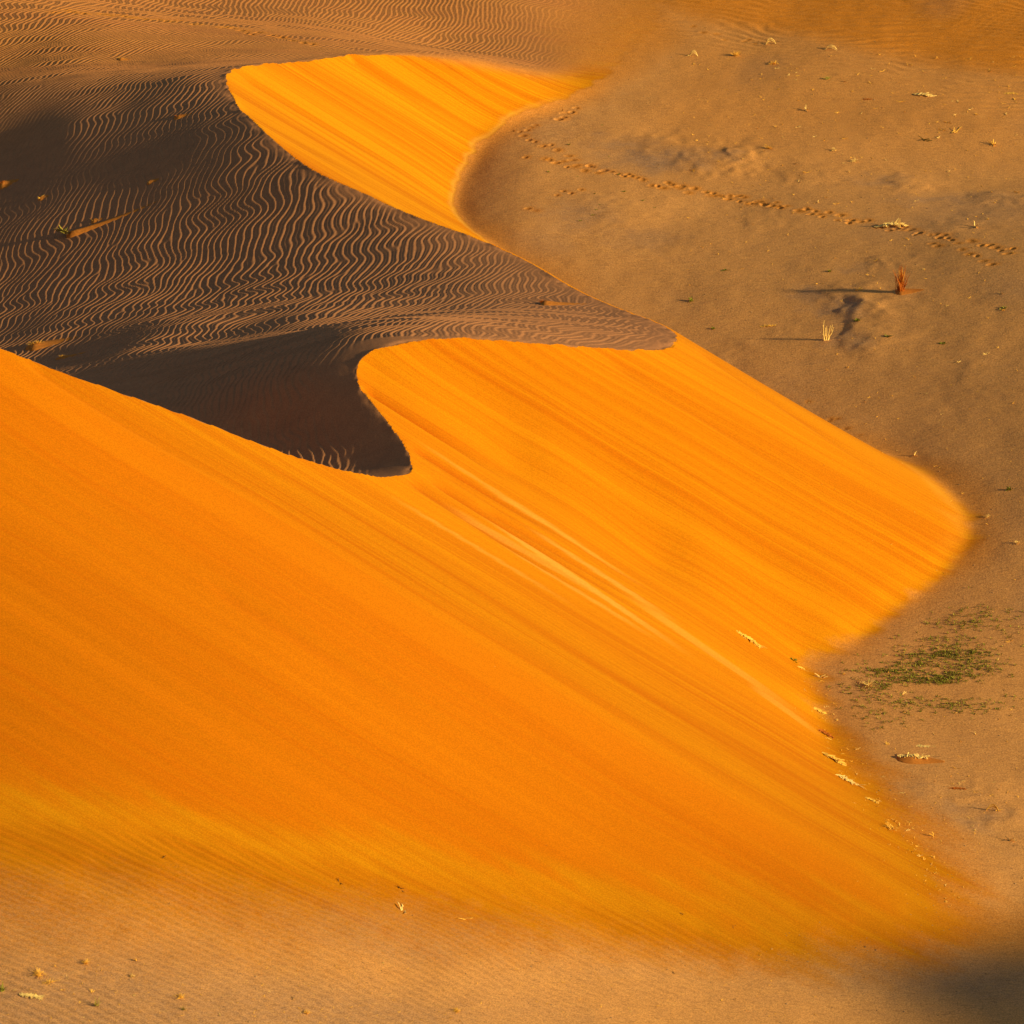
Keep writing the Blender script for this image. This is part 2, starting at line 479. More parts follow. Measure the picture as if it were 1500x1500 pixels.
def on_slip(px, py):
    """where the ray of a pixel meets the slip face"""
    z = 5.0
    for k in range(40):
        q = at(px, py, z)
        z = 0.6 * z + 0.4 * max(lookup(S_c, q[0], q[1]), float(floor_far(q[0], q[1])))
    return at(px, py, z)

# the lines down which the sand runs, traced on the face: u numbers the lines, s runs down them
LINES = [((500, 80), (700, 205)), ((345, 100), (670, 300)), ((385, 187), (700, 370)), ((700, 80), (830, 152)),
         ((985, 500), (1402, 738)), ((800, 503), (1380, 838)), ((640, 502), (1290, 893)), ((530, 530), (1190, 940)), ((600, 650), (1195, 1015)), ((560, 700), (1215, 1090)),
         ((400, 662), (1290, 1190)), ((200, 585), (1380, 1290)), ((50, 525), (1390, 1340)), ((0, 600), (1250, 1378)), ((0, 720), (1040, 1352)), ((0, 860), (700, 1285)), ((0, 1000), (400, 1236)), ((0, 1110), (130, 1192))]
lp, lu = [], []
for (ax, ay), (bx, by) in LINES:
    sl_ = (by - ay) / (bx - ax)
    ub = (0.5 * (ay + by) - 0.605 * 0.5 * (ax + bx)) * 0.045
    for k in (0.0, 0.25, 0.5, 0.75, 1.0):
        px, py = ax + (bx - ax) * k, ay + (by - ay) * k
        q = on_slip(px, py)
        lp.append(q[:2]); lu.append(-ub)
U_f = TPS(lp, lu, 0.001)

def streak_uv(xs, ys, X, Y):
    u = coarse(U_c, xs, ys) + 0.12 * noise(xs, ys, 14, 9, 31)
    return u, X

U_c = U_f(GX, GY).astype(np.float32)

# slides and scarps on the faces: pixel ends, half width in u, depth
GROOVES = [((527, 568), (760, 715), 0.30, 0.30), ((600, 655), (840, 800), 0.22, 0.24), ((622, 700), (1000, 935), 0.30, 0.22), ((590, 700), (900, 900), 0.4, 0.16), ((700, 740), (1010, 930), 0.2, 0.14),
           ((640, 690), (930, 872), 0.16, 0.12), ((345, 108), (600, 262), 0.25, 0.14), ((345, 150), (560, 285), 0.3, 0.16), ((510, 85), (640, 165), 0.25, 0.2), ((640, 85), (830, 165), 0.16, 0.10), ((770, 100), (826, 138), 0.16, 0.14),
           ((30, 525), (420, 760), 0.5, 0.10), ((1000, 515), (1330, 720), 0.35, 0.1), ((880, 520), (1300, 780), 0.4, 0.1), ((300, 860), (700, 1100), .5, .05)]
TONGUES = [((690, 745), (1030, 975), 0.17, 0.65), ((760, 765), (1010, 925), 0.14, 0.55), ((640, 730), (930, 905), 0.16, 0.4), ((690, 700), (960, 870), 0.12, 0.5), ((720, 790), (980, 950), 0.12, 0.45), ((900, 860), (1200, 1070), 0.25, 0.4), ((1090, 1000), (1215, 1085), 0.22, 0.4), ((560, 720), (860, 900), .12, .35), ((600, 640), (900, 830), .1, .35)]
def uv_of(px, py):
    q = on_slip(px, py)
    return float(U_f(q[0], q[1])), q[0]
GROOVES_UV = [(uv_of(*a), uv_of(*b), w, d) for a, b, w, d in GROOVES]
TONGUES_UV = [(uv_of(*a), uv_of(*b), w, d) for a, b, w, d in TONGUES]

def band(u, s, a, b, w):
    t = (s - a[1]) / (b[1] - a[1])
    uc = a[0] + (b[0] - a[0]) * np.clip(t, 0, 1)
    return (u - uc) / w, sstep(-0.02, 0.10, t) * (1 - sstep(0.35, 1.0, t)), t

def stripes(u, w):
    rel = lattice(47, w, 1.0)[:, 0]
    t = np.clip((u + 130) / w, 0, len(rel) - 2.001); i = t.astype(int); f = t - i; f = f * f * (3 - 2 * f)
    return rel[i] * (1 - f) + rel[i + 1] * f

def surfaces(xs, ys):
    X, Y = np.meshgrid(xs, ys)
    F = floor_grid(xs, ys)
    S = coarse(S_c, xs, ys)
    W = coarse(W_c, xs, ys)
    fade = sstep(-82, -66, X) * sstep(-95, -70, Y) * sstep(146, 125, Y)
    S = F + (S - F) * fade - 3 * (1 - fade)
    # in front of the foot of the near face the ramp takes over
    dfoot = Y - np.interp(X, FOOT_X, FOOT_Y)
    S = S - 0.45 * softplus(-(dfoot + 0.2), 0.6) * sstep(16, 9, X) * sstep(-30, -36, Y)
    # avalanche relief, fading towards the foot
    u, s = streak_uv(xs, ys, X, Y)
    rel = lattice(41, 0.35, 1.0)[:, 0]
    t = np.clip((u + 130) / 0.35, 0, len(rel) - 2.001); i = t.astype(int); f = t - i; f = f * f * (3 - 2 * f)
    r1 = rel[i] * (1 - f) + rel[i + 1] * f
    t = np.clip((u + 130) / 1.3, 0, len(rel) - 2.001); i = t.astype(int); f = t - i; f = f * f * (3 - 2 * f)
    r2 = rel[i] * (1 - f) + rel[i + 1] * f
    h = np.clip(S - F, 0, 30)
    S = S + (0.014 * r1 + 0.05 * r2) * sstep(0.0, 2.5, h)
    for a, b, w, d in GROOVES_UV:
        q, m, t = band(u, s, a, b, w)
        S = S - 1.5 * d * m * np.exp(-np.where(q < 0, 6.0, 0.8) * q * q)
    W = W + (0.04 * noise(xs, ys, 5, 7, 71) + 0.008 * noise(xs, ys, 1.7, 2.5, 72))
    return X, Y, F, S, W, u, s

def crown(X, Y, F, S, W, r, amp, noise_jag):
    """the dune's skin: the lower of slip face and windward slope, a knife edge but for the far end where the crest is blown round"""
    soft = sstep(-10, -1, X) * sstep(60, 68, Y)
    k = 0.02 + 0.9 * soft
    r = r * np.where(Y < -14, 0.04 + 0.96 * sstep(1.6, 4.5, S - W), 0.22 + 0.78 * sstep(0.1, 1.3, S - W))
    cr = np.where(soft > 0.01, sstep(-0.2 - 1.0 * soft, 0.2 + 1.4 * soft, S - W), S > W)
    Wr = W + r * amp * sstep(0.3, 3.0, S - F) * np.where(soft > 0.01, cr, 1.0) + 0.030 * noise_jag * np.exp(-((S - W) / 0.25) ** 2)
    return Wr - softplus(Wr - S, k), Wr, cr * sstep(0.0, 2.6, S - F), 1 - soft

# ------------------------------------------------------------------ footprints trodden into the sand
rnd = random.Random(11)
def along(pts, step_px, jit):
    out = []
    for (ax_, ay_), (bx_, by_) in zip(pts[:-1], pts[1:]):
        n_ = max(1, int(math.hypot(bx_ - ax_, by_ - ay_) / step_px))
        for i_ in range(n_):
            t_ = (i_ + rnd.uniform(0, 0.8)) / n_
            out.append((ax_ + (bx_ - ax_) * t_ + rnd.uniform(-2, 2), ay_ + (by_ - ay_) * t_ + rnd.uniform(-jit, jit)))
    return out
MAIN = [(828, 240), (868, 249), (930, 262), (1000, 277), (1060, 290), (1110, 297), (1170, 307), (1230, 320), (1290, 331), (1370, 347), (1440, 360), (1510, 373)]
PRINTS = [(p, 0.24, 0.085) for p in along(MAIN, 4.6, 5.0)]
PRINTS += [(p, 0.23, 0.10) for p in along([(850, 160), (820, 172), (780, 185), (745, 197)], 9, 4.5)]
PRINTS += [(p, 0.23, 0.10) for p in along([(818, 157), (835, 165), (810, 176)], 9, 3)]
PRINTS += [(p, 0.22, 0.08) for p in along([(690, 214), (722, 222)], 9, 2.5)] + [(p, 0.22, 0.07) for p in along([(760, 231), (800, 233), (830, 241)], 7, 3)]
PRINTS += [(p, 0.23, 0.09) for p in along([(765, 202), (785, 209), (805, 215), (830, 226), (842, 238)], 7, 4)]
PRINTS += [(p, 0.22, 0.06) for p in along([(810, 285), (850, 279), (845, 268)], 12, 5)] + [(p, 0.22, 0.06) for p in along([(770, 300), (790, 318)], 9, 6)]
PRINTS += [(p, 0.26, 0.07) for p in along([(1340, 342), (1378, 362)], 9, 5)] + [(p, 0.22, 0.07) for p in along([(1405, 368), (1455, 386)], 9, 4)]
PRINTS += [(p, 0.20, 0.05) for p in along([(1010, 40), (1060, 56), (1110, 62)], 8, 4)]
PRINTS += [(p, 0.20, 0.05) for p in along([(1170, 585), (1235, 640)], 9, 9)] + [(p, 0.2, 0.05) for p in along([(1225, 610), (1300, 690), (1370, 720)], 16, 9)]
BACK_PRINTS = [(p, 0.26, 0.09) for p in along([(60, 16), (140, 20), (250, 31), (330, 41), (420, 58), (470, 70)], 9, 2.5)]
for _p, _w, _d in PRINTS: pass

def tread(Z, R, xs, ys, spots, zlook):
    """press prints into the heights Z; R takes the orange of the turned up sand"""
    for (px, py), w, d in spots:
        if rnd.random() < 0.30: continue
        c = zlook(px, py)
        d = d * rnd.uniform(0.3, 1.1)
        L_ = w * rnd.uniform(0.7, 1.5); W_ = w * rnd.uniform(0.8, 1.5)
        i0, i1 = np.searchsorted(xs, (c[0] - 2.6 * L_, c[0] + 2.6 * L_)); j0, j1 = np.searchsorted(ys, (c[1] - 2.6 * W_, c[1] + 2.6 * W_))
        if i1 - i0 < 2 or j1 - j0 < 2: continue
        x_ = (xs[i0:i1][None] - c[0]) / L_; y_ = (ys[j0:j1][:, None] - c[1]) / W_
        q_ = x_ * x_ + y_ * y_
        Z[j0:j1, i0:i1] += -0.72 * d * np.exp(-(q_ ** 2) * 2.2) + 0.14 * d * np.exp(-((np.sqrt(q_) - 1.25) / 0.35) ** 2)
        R[j0:j1, i0:i1] = np.maximum(R[j0:j1, i0:i1], 0.9 * np.exp(-((x_ - 0.6) ** 2 + y_ * y_) * 0.45))

def apron(X, Y):
    """how softly the slip face meets the flat: wide at the near foot, tight at the far bowl"""
    return 0.22 + 0.75 * sstep(-30, -58, Y) + 0.25 * sstep(60, 74, Y)

def total(F, top, k):
    return F + softplus(top - F, k)

def ripples_on(X, Y, xs, ys):
    n1 = noise(xs, ys, 18, 24, 51); n2 = noise(xs, ys, 16, 22, 52)
    n5 = noise(xs, ys, 6, 6, 55)
    fine = 1 + 0.32 * sstep(46, 80, Y)
    n3 = noise(xs, ys, 4.0, 1.45, 53); n4 = noise(xs, ys, 1.7, 0.8, 54)
    lam = 0.48
    zig = (0.58 * n3 + 0.14 * n4) / fine
    px = (X + 2.6 * n1 + 0.5 * n5 + zig - 0.24 * Y) / lam * 9.0 * fine
    py = (Y + 2.0 * n2) / (lam * 1.6) * 9.0
    r = sample_tile(RIP, px, py)
    r = sample_tile(RIP, px - 1.6 * np.tanh(r), py)        # lean the crests over to the right
    r = 1.15 * np.tanh(1.5 * r)
    amp = (0.0205 - 0.005 * sstep(-8, 4, X) + 0.003 * sstep(46, 60, Y)) / fine * (1 + 0.25 * n2)
    return r, amp

def attrs_for(xs, ys, X, Y, F, S, W, u, s, crust):
    wl = 0.26 + 0.7 * sstep(15, -5, Y) + 0.7 * sstep(-10, -35, Y) + 2.2 * sstep(-34, -60, Y) * sstep(18, 8, X)
    bot = sstep(-34, -46, Y) * sstep(18.5, 13.5, X)
    df = S - F + (0.4 * noise(xs, ys, 1.3, 2.2, 61) + 0.25 * noise(xs, ys, 0.5, 0.8, 64)) * np.minimum(wl, 0.5) + 0.55 * np.minimum(wl, 0.9) * stripes(u, 0.55)
    dfoot = Y - np.interp(X, FOOT_X, FOOT_Y)
    skw = np.interp(X, [-18, 4, 15], [15.0, 7.5, 4.0])
    skirt = sstep(-1.25, -0.05, (dfoot + 0.7 * noise(xs, ys, 4, 4, 64) + 0.6 * noise(xs, ys, 0.7, 1.1, 67)) / skw)
    ext = sstep(-26, -42, Y)
    loose = np.maximum(sstep(-(0.75 + 0.75 * ext + 0.45 * sstep(14, 2, Y) * sstep(-18, -8, Y)) * wl, (0.4 - 0.3 * ext) * wl, df), bot * skirt) * (1 - 0.75 * sstep(79, 86, Y))
    deep = sstep(-21.3, -24.5, u) * sstep(-8, -20, Y)
    con = np.clip(0.72 - 0.22 * deep + 0.45 * sstep(20, 36, Y), 0, 2)
    near = at(1000, 1000)
    p0, p1 = at(1000, 40), at(1500, 140)
    d = np.array([p1[0] - p0[0], p1[1] - p0[1]]); d /= np.linalg.norm(d)
    sd = -(X - p0[0]) * d[1] + (Y - p0[1]) * d[0]
    rust = sstep(-1.5, 5.0, sd + 1.2 * noise(xs, ys, 5, 7, 62)) * sstep(-2, 8, X)
    ring = sstep(-2.4, 0.2, S - F + 0.5 * noise(xs, ys, 2.5, 4, 65)) * 0.75 * (1 - bot)
    cn = at(1330, 1362); rust = np.maximum(np.maximum(rust, ring), 0.95 * np.exp(-((X - cn[0]) / 9) ** 2 - ((Y - cn[1] + 0.5) / 3.4) ** 2))  # red apron sand; also paints the corner shadow's red-brown tone
    rust = np.maximum(rust, 0.35 * sstep(52, 76, Y) * sstep(4, 14, X))
    # pale tongues of fresh sand below the tip of the crest
    pale = np.zeros_like(X)
    for a, b, w, d in TONGUES_UV:
        q, m, t = band(u, s, a, b, w)
        pale = np.maximum(pale, d * sstep(0.0, 0.25, t) * (1 - sstep(0.6, 1.0, t)) * sstep(1.2, 0.75, np.abs(q)))
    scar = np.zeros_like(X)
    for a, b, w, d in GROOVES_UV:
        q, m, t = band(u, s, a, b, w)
        scar = np.maximum(scar, min(1, 3.5 * d) * m * np.exp(-np.where(q < 0, 5.0, 0.7) * q * q))  # darker exposed sand, plus painted groove shade that the relief barely gives
    pale = np.maximum(pale, 0.55 * np.exp(-((df - 0.10) / 0.18) ** 2) * sstep(10, 30, Y) * sstep(78, 70, Y))
    pale = np.maximum(pale, 0.22 * np.exp(-((df - 0.4) / 0.6) ** 2) * sstep(-12, -4, Y) * sstep(12, 0, Y))
    lag_shade = sstep(0.15, 0.8, noise(xs, ys, 7, 8, 63)) * 0.25 * (1 - ring)
    lag_shade = np.maximum(lag_shade, 0.36 * sstep(-8, -18, dfoot + 1.5 * noise(xs, ys, 5, 3, 68)) * sstep(-48, -58, Y) * sstep(14, -4, X))
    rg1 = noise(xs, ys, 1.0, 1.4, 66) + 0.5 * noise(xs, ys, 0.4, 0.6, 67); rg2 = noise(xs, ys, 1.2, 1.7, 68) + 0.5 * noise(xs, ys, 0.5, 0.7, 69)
    cn = at(1420, 1440); lag_shade = np.maximum(lag_shade, 0.34 * np.exp(-((X - cn[0]) / 8) ** 2 - ((Y - cn[1] + 0.12 * (X - cn[0])) / 3.2) ** 2))  # blue-grey of the corner shadow painted into the floor colour
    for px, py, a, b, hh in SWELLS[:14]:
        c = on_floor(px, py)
        lag_shade = np.maximum(lag_shade, 0.52 * min(1, hh / 0.4) * np.exp(-((X - c[0] + 0.8 * a + 0.7 * rg1) / (a * 0.9)) ** 2 - ((Y - c[1] + 1.1 * rg2) / b) ** 2))  # dark grains plus painted shade on each swell's left side
    return dict(loose=loose * (1 - crust), crust=crust, streak_u=u, streak_s=s, pale=pale, rust=rust, lag_shade=lag_shade, scar=scar, deep=deep * sstep(-1.0, 1.0, dfoot + 1.2 * stripes(u, 0.6)), con=con, gold=0.10 + 0.45 * sstep(22, 42, Y) + 0.6 * np.exp(-(df / 0.8) ** 2) * sstep(20, 10, Y) + 0.26 * bot * sstep(1.6, -1.0, dfoot + 1.2 * stripes(u, 0.6)))

def empty(name, loc):
    o = bpy.data.objects.new(name, None)
    COL.objects.link(o)
    o.location = loc
    o.empty_display_size = 1
    return o

dune = empty('sand_dune', (0, 0, 0))
dune['kind'] = 'structure'
dune['label'] = 'great orange sand dune with rippled dark back and steep slip faces'

# --- windward slope
xs = spaced(-37, 12, 0.068, (-84, -80, -76, -72, -68, -64, -61, -58, -55, -52, -49, -46, -44, -42, -40, -38.5))
ys = spaced(-62, 104, 0.135, (-96, -90, -84, -78, -73, -69, -66, -64), (106, 110, 115, 120, 126, 132, 140, 146))
X, Y, F, S, W, u, s = surfaces(xs, ys)
r, amp = ripples_on(X, Y, xs, ys)
jag = 1.5 * noise(xs, ys, 0.5, 0.35, 73) + 2.5 * noise(xs, ys, 1.5, 0.8, 74)
T, Wr, crust, hard = crown(X, Y, F, S, W, r, amp, jag)
on_w = Wr < S
Zt = total(F, T, apron(X, Y))
dom = on_w & (np.minimum(S, W) - F > -1.2)
cell = dom[:-1, :-1] | dom[1:, :-1] | dom[:-1, 1:] | dom[1:, 1:]
Z = Zt - np.where(on_w, 0.0, 0.06 * hard) - 0.06 * (1 - sstep(-1.2, -0.6, T - F))
at_w = attrs_for(xs, ys, X, Y, F, S, W, u, s, crust)
Rw = np.zeros_like(Z)
def on_back(px, py):
    z = 2.0
    for k in range(25):
        q = at(px, py, z)
        z = 0.5 * z + 0.5 * max(lookup(W_c, q[0], q[1]), float(floor_far(q[0], q[1])))
    return at(px, py, z)
dz = np.zeros_like(Z)
tread(dz, Rw, xs, ys, BACK_PRINTS, on_back)
Z = Z + dz; Zt = Zt + dz
warm = 1 - 0.36 * sstep(46, 72, Y)
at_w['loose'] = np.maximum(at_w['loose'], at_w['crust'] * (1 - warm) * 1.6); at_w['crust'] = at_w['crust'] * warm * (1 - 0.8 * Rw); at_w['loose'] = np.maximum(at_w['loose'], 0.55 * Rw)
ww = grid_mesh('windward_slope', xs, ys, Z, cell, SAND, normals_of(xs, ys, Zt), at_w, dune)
ww['label'] = 'dark rippled windward back of the dune'

# --- slip faces
xs = spaced(-36, 28, 0.10, (-84, -80, -76, -72, -68, -64, -60, -56, -52, -48, -45, -42, -40, -38, -37))
ys = spaced(-70, 106, 0.19, (-96, -90, -84, -79, -75, -72), (110, 116, 124, 134))
X, Y, F, S, W, u, s = surfaces(xs, ys)
r, amp = ripples_on(X, Y, xs, ys)
jag = 1.5 * noise(xs, ys, 0.5, 0.35, 73) + 2.5 * noise(xs, ys, 1.5, 0.8, 74)
T, Wr, crust, hard = crown(X, Y, F, S, W, r, amp, jag)
on_s = ~(Wr < S)
Zt = total(F, T, apron(X, Y))
dom = on_s & (np.minimum(S, W) - F > -1.3)
cell = dom[:-1, :-1] | dom[1:, :-1] | dom[:-1, 1:] | dom[1:, 1:]
Z = Zt - np.where(on_s, 0.0, 0.05) + 0.03 * sstep(-0.5, 0.3, T - F) - 0.05 * (1 - sstep(-1.3, -0.7, T - F))
fade_c = hard
Ns = normals_of(xs, ys, total(F, S, apron(X, Y))) * fade_c[..., None] + normals_of(xs, ys, Zt) * (1 - fade_c[..., None])
Ns /= np.linalg.norm(Ns, axis=-1, keepdims=True)
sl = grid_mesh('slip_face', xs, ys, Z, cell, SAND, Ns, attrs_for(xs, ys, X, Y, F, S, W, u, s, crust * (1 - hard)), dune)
sl['label'] = 'smooth orange slip face lit by the low sun'

# --- floor
far_a = (-4000, -2500, -1500, -900, -500, -300, -200, -140, -100, -75, -60, -52, -47, -43, -40, -37, -34, -32)
far_b = (41, 43, 46, 50, 56, 64, 74, 90, 120, 170, 260, 420, 700, 1200, 2200, 4000)
xs = spaced(-31, 40, 0.14, far_a, far_b)
ys = np.r_[spaced(-82, -38, 0.11, (-4000, -2500, -1500, -900, -550, -380, -280, -200, -150, -120, -105, -98, -92, -88, -86, -84, -83)), spaced(-37.8, 108, 0.19)[0:], (109, 111, 114, 118, 124, 132, 145, 165, 200, 260, 360, 520, 800, 1300, 2200, 4000)]
TRAIL = (-4.0, 36.0, 36.0, 79.0)        # part of the floor meshed finely for the footprints

def floor_skin(xs, ys):
    X, Y, F, S, W, u, s = surfaces(xs, ys)
    inside = (X > -83) & (X < 47) & (Y > -95) & (Y < 145)
    W = np.where(inside, W, F - 9); S = np.where(inside, S, F - 9)
    T, Wr, crust, hard = crown(X, Y, F, S, W, 0.0, 0.0, 0.0)
    k = apron(X, Y)
    # fine ripples: on the sand ramp at the bottom left and on the foot of the next dune, top right
    low = sstep(-38, -46, Y) * sstep(20, 4, X) * sstep(-98, -84, Y) * (0.65 + 0.35 * noise(xs, ys, 8, 6, 82))
    p0, p1 = at(1000, 40), at(1500, 140)
    d = np.array([p1[0] - p0[0], p1[1] - p0[1]]); d /= np.linalg.norm(d)
    sd = -(X - p0[0]) * d[1] + (Y - p0[1]) * d[0]
    high = sstep(-7.0, 1.0, sd + 2 * noise(xs, ys, 6, 5, 83)) * sstep(-6, 3, X) * sstep(26, 12, sd)
    w1 = noise(xs, ys, 9, 5, 84); w2 = noise(xs, ys, 2.2, 1.5, 85)
    r1 = sample_tile(RIP, (Y + 0.55 * X + 0.7 * w1 + 0.05 * w2) / 0.60 * 9.0, (X + 3 * w1) / 1.4 * 9.0)
    r2 = sample_tile(RIP, (Y + 0.30 * X + 1.6 * w1 + 0.30 * w2) / 0.95 * 9.0, (X + 3 * w1) / 1.2 * 9.0 + 300)
    F = F + np.where(np.abs(Y) < 200, low * 0.032 * np.tanh(r1) + high * 0.026 * np.tanh(r2), 0)
    Zt = F + softplus(T - F, k)
    A = attrs_for(xs, ys, X, Y, F, S, W, u, s, np.where(inside, crust, 0))
    gap = T - F
    return X, Y, F, Zt, A, gap

X, Y, F, Zt, A, gap = floor_skin(xs, ys)
GROUND, GXS, GYS = Zt.copy(), xs.copy(), ys.copy()
def ground(x, y):
    x = np.atleast_1d(np.asarray(x, float)); y = np.atleast_1d(np.asarray(y, float))
    i = np.clip(np.searchsorted(GXS, x) - 1, 0, len(GXS) - 2); j = np.clip(np.searchsorted(GYS, y) - 1, 0, len(GYS) - 2)
    u_ = (x - GXS[i]) / (GXS[i + 1] - GXS[i]); v_ = (y - GYS[j]) / (GYS[j + 1] - GYS[j])
    return (GROUND[j, i] * (1 - u_) + GROUND[j, i + 1] * u_) * (1 - v_) + (GROUND[j + 1, i] * (1 - u_) + GROUND[j + 1, i + 1] * u_) * v_
_zz = np.linspace(30, -8, 1520)
def on_ground(px, py):
    """the point of the ground seen at a pixel"""
    r = ray(px, py)
    P = CAM[None] + ((_zz - CAM[2]) / r[2])[:, None] * r[None]
    k = int(np.argmax(P[:, 2] <= ground(P[:, 0], P[:, 1])))
    return P[k]

R = np.zeros_like(Zt)
dz = np.zeros_like(Zt)
outside = [p for p in PRINTS if not (TRAIL[2] < on_ground(*p[0])[1] < TRAIL[3])]
tread(dz, R, xs, ys, outside, on_ground)
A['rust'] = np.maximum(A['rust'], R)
Zs_ = Zt + dz - 0.12 * sstep(-0.8, -0.2, gap)
under = gap > 0.6
cell = ~(under[:-1, :-1] & under[1:, :-1] & under[:-1, 1:] & under[1:, 1:])
tx0, tx1 = xs[np.searchsorted(xs, TRAIL[0])], xs[np.searchsorted(xs, TRAIL[1])]
ty0, ty1 = ys[np.searchsorted(ys, TRAIL[2])], ys[np.searchsorted(ys, TRAIL[3])]
xm, ym = 0.5 * (xs[1:] + xs[:-1]), 0.5 * (ys[1:] + ys[:-1])
cell &= ~((xm > tx0) & (xm < tx1))[None] | ~((ym > ty0) & (ym < ty1))[:, None]
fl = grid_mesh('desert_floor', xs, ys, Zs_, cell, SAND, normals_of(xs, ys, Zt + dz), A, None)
fl['kind'] = 'structure'
fl['label'] = 'flat tan desert floor at the foot of the dune'

xs = np.linspace(tx0, tx1, int((tx1 - tx0) / 0.07) + 1); ys = np.linspace(ty0, ty1, int((ty1 - ty0) / 0.105) + 1)
X, Y, F, Zt, A, gap = floor_skin(xs, ys)
R = np.zeros_like(Zt); dz = np.zeros_like(Zt)
tread(dz, R, xs, ys, [p for p in PRINTS if p not in outside], on_ground)
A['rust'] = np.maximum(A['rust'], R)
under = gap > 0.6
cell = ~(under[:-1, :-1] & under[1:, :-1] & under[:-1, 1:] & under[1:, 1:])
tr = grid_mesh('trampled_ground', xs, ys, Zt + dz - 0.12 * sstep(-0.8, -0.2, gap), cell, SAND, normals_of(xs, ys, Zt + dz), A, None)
tr['kind'] = 'structure'
tr['label'] = 'stretch of tan desert floor crossed by a line of footprints'

# --- unseen dune on the right, added and shaped for the lower right corner's shadow
tip = at(1075, 1393)
ax = np.array([SUN[0], SUN[1]]) / math.cos(SUN_EL)
reach = 340.0
pk = tip[:2] + ax * reach
xs = np.linspace(90, 640, 141); ys = np.linspace(-520, 170, 141)
X, Y = np.meshgrid(xs, ys)
al = (X - pk[0]) * ax[0] + (Y - pk[1]) * ax[1]
q = (X - pk[0]) * -ax[1] + (Y - pk[1]) * ax[0]
hgt = reach * math.tan(SUN_EL)
ridge = hgt - np.where(q > 0, 0.40 * q, -0.30 * q)
Zd = ridge - np.where(al > 0, 0.60 * al, -0.50 * al) + 0.8 * noise(xs, ys, 20, 25, 91)
Zd = softplus(Zd, 1.0) - 0.6
cell = Zd[:-1, :-1] > -0.55
od = grid_mesh('sand_dune', xs, ys, Zd, cell, SAND, None, dict(loose=0.6, crust=0, streak_u=Y * 0.3, streak_s=X, pale=0, rust=0.5, lag_shade=0, scar=0, gold=0, con=1, deep=0), None)
od['kind'] = 'structure'
od['label'] = 'unseen tall dune right of the view, added for the corner shadow'

# ------------------------------------------------------------------ plants and straw
def plain(name, col, rough=0.8, var=0.25):
    m, nt, bs = nodes_of(name)
    n = NB(nt)
    k = n.noise(n.pos(), 7.0, 2.0)
    n.link(n.mix(n.rng(k, 0.35, 0.65), tuple(c * (1 - var) for c in col), tuple(min(1, c * (1 + var)) for c in col)), bs.inputs['Base Color'])
    bs.inputs['Roughness'].default_value = rough
    return m
STRAW = plain('dry_straw', (0.82, 0.56, 0.16), var=0.12)
GOLD = plain('golden_straw', (0.78, 0.43, 0.06), var=0.15)
GREEN = plain('green_leaf', (0.23, 0.225, 0.022))
OLIVE = plain('olive_leaf', (0.33, 0.27, 0.045))
RUSTY = plain('rusty_grass', (0.40, 0.105, 0.012))
DARK = plain('dark_twig', (0.10, 0.060, 0.030))
MOUND = plain('mound_sand', (0.47, 0.165, 0.025), 0.95, 0.12)

def pxm(P):
    """metres to one pixel of the photograph at a point"""
    return float((P - CAM) @ D_) / DIST * 0.04

class Mesh:
    def __init__(s): s.v, s.f = [], []
    def tube(s, pts, r0, r1, sides=3):
        base = len(s.v)
        n = len(pts)
        for i, p in enumerate(pts):
            p = np.asarray(p, float)
            t = np.asarray(pts[min(i + 1, n - 1)], float) - np.asarray(pts[max(i - 1, 0)], float)
            t /= np.linalg.norm(t) + 1e-9
            a = np.cross(t, (0.3, 0.2, 1.0) if abs(t[2]) < 0.9 else (1.0, 0, 0)); a /= np.linalg.norm(a) + 1e-9
            b = np.cross(t, a)
            r = r0 + (r1 - r0) * i / (n - 1)
            for k in range(sides):
                w = 2 * math.pi * k / sides
                s.v.append(tuple(p + r * (math.cos(w) * a + math.sin(w) * b)))
        for i in range(n - 1):
            for k in range(sides):
                k2 = (k + 1) % sides
                s.f.append((base + i * sides + k, base + i * sides + k2, base + (i + 1) * sides + k2, base + (i + 1) * sides + k))
        s.f.append(tuple(base + k for k in range(sides))[::-1])
        s.f.append(tuple(base + (n - 1) * sides + k for k in range(sides)))
    def leaf(s, p, d, up, L, w):
        p, d, up = (np.asarray(q, float) for q in (p, d, up))
        side = np.cross(d, up); side /= np.linalg.norm(side) + 1e-9
        b = len(s.v)
        s.v += [tuple(p), tuple(p + d * L * 0.5 + side * w + up * 0.10 * L), tuple(p + d * L), tuple(p + d * L * 0.5 - side * w + up * 0.10 * L), tuple(p + d * L * 0.5 - up * 0.03 * L)]
        s.f += [(b, b + 1, b + 4), (b + 1, b + 2, b + 4), (b + 2, b + 3, b + 4), (b + 3, b, b + 4)]
    def data(s, name, mat, smooth=False):
        me = bpy.data.meshes.new(name)
        me.from_pydata(s.v, [], s.f)
        me.materials.append(mat)
        if smooth:
            for p in me.polygons: p.use_smooth = True
        return me

def link(name, me, parent=None, loc=(0, 0, 0)):
    o = bpy.data.objects.new(name, me)
    COL.objects.link(o)
    o.location = loc
    if parent: o.parent = parent
    return o

def tag(o, label, cat, group=None):
    o['label'] = label; o['category'] = cat
    if group: o['group'] = group
    return o

def arc(rg, yaw, lean, L, bend, n=5, p0=(0, 0, 0)):
    """a stalk that starts up at `lean` from the vertical and bends over"""
    pts = [np.array(p0, float)]
    for i in range(n):
        a = lean + bend * i / n
        d = np.array([math.cos(yaw) * math.sin(a), math.sin(yaw) * math.sin(a), math.cos(a)])
        pts.append(pts[-1] + d * L / n)
    for p in pts: p[2] = max(p[2], 0.004)
    return pts

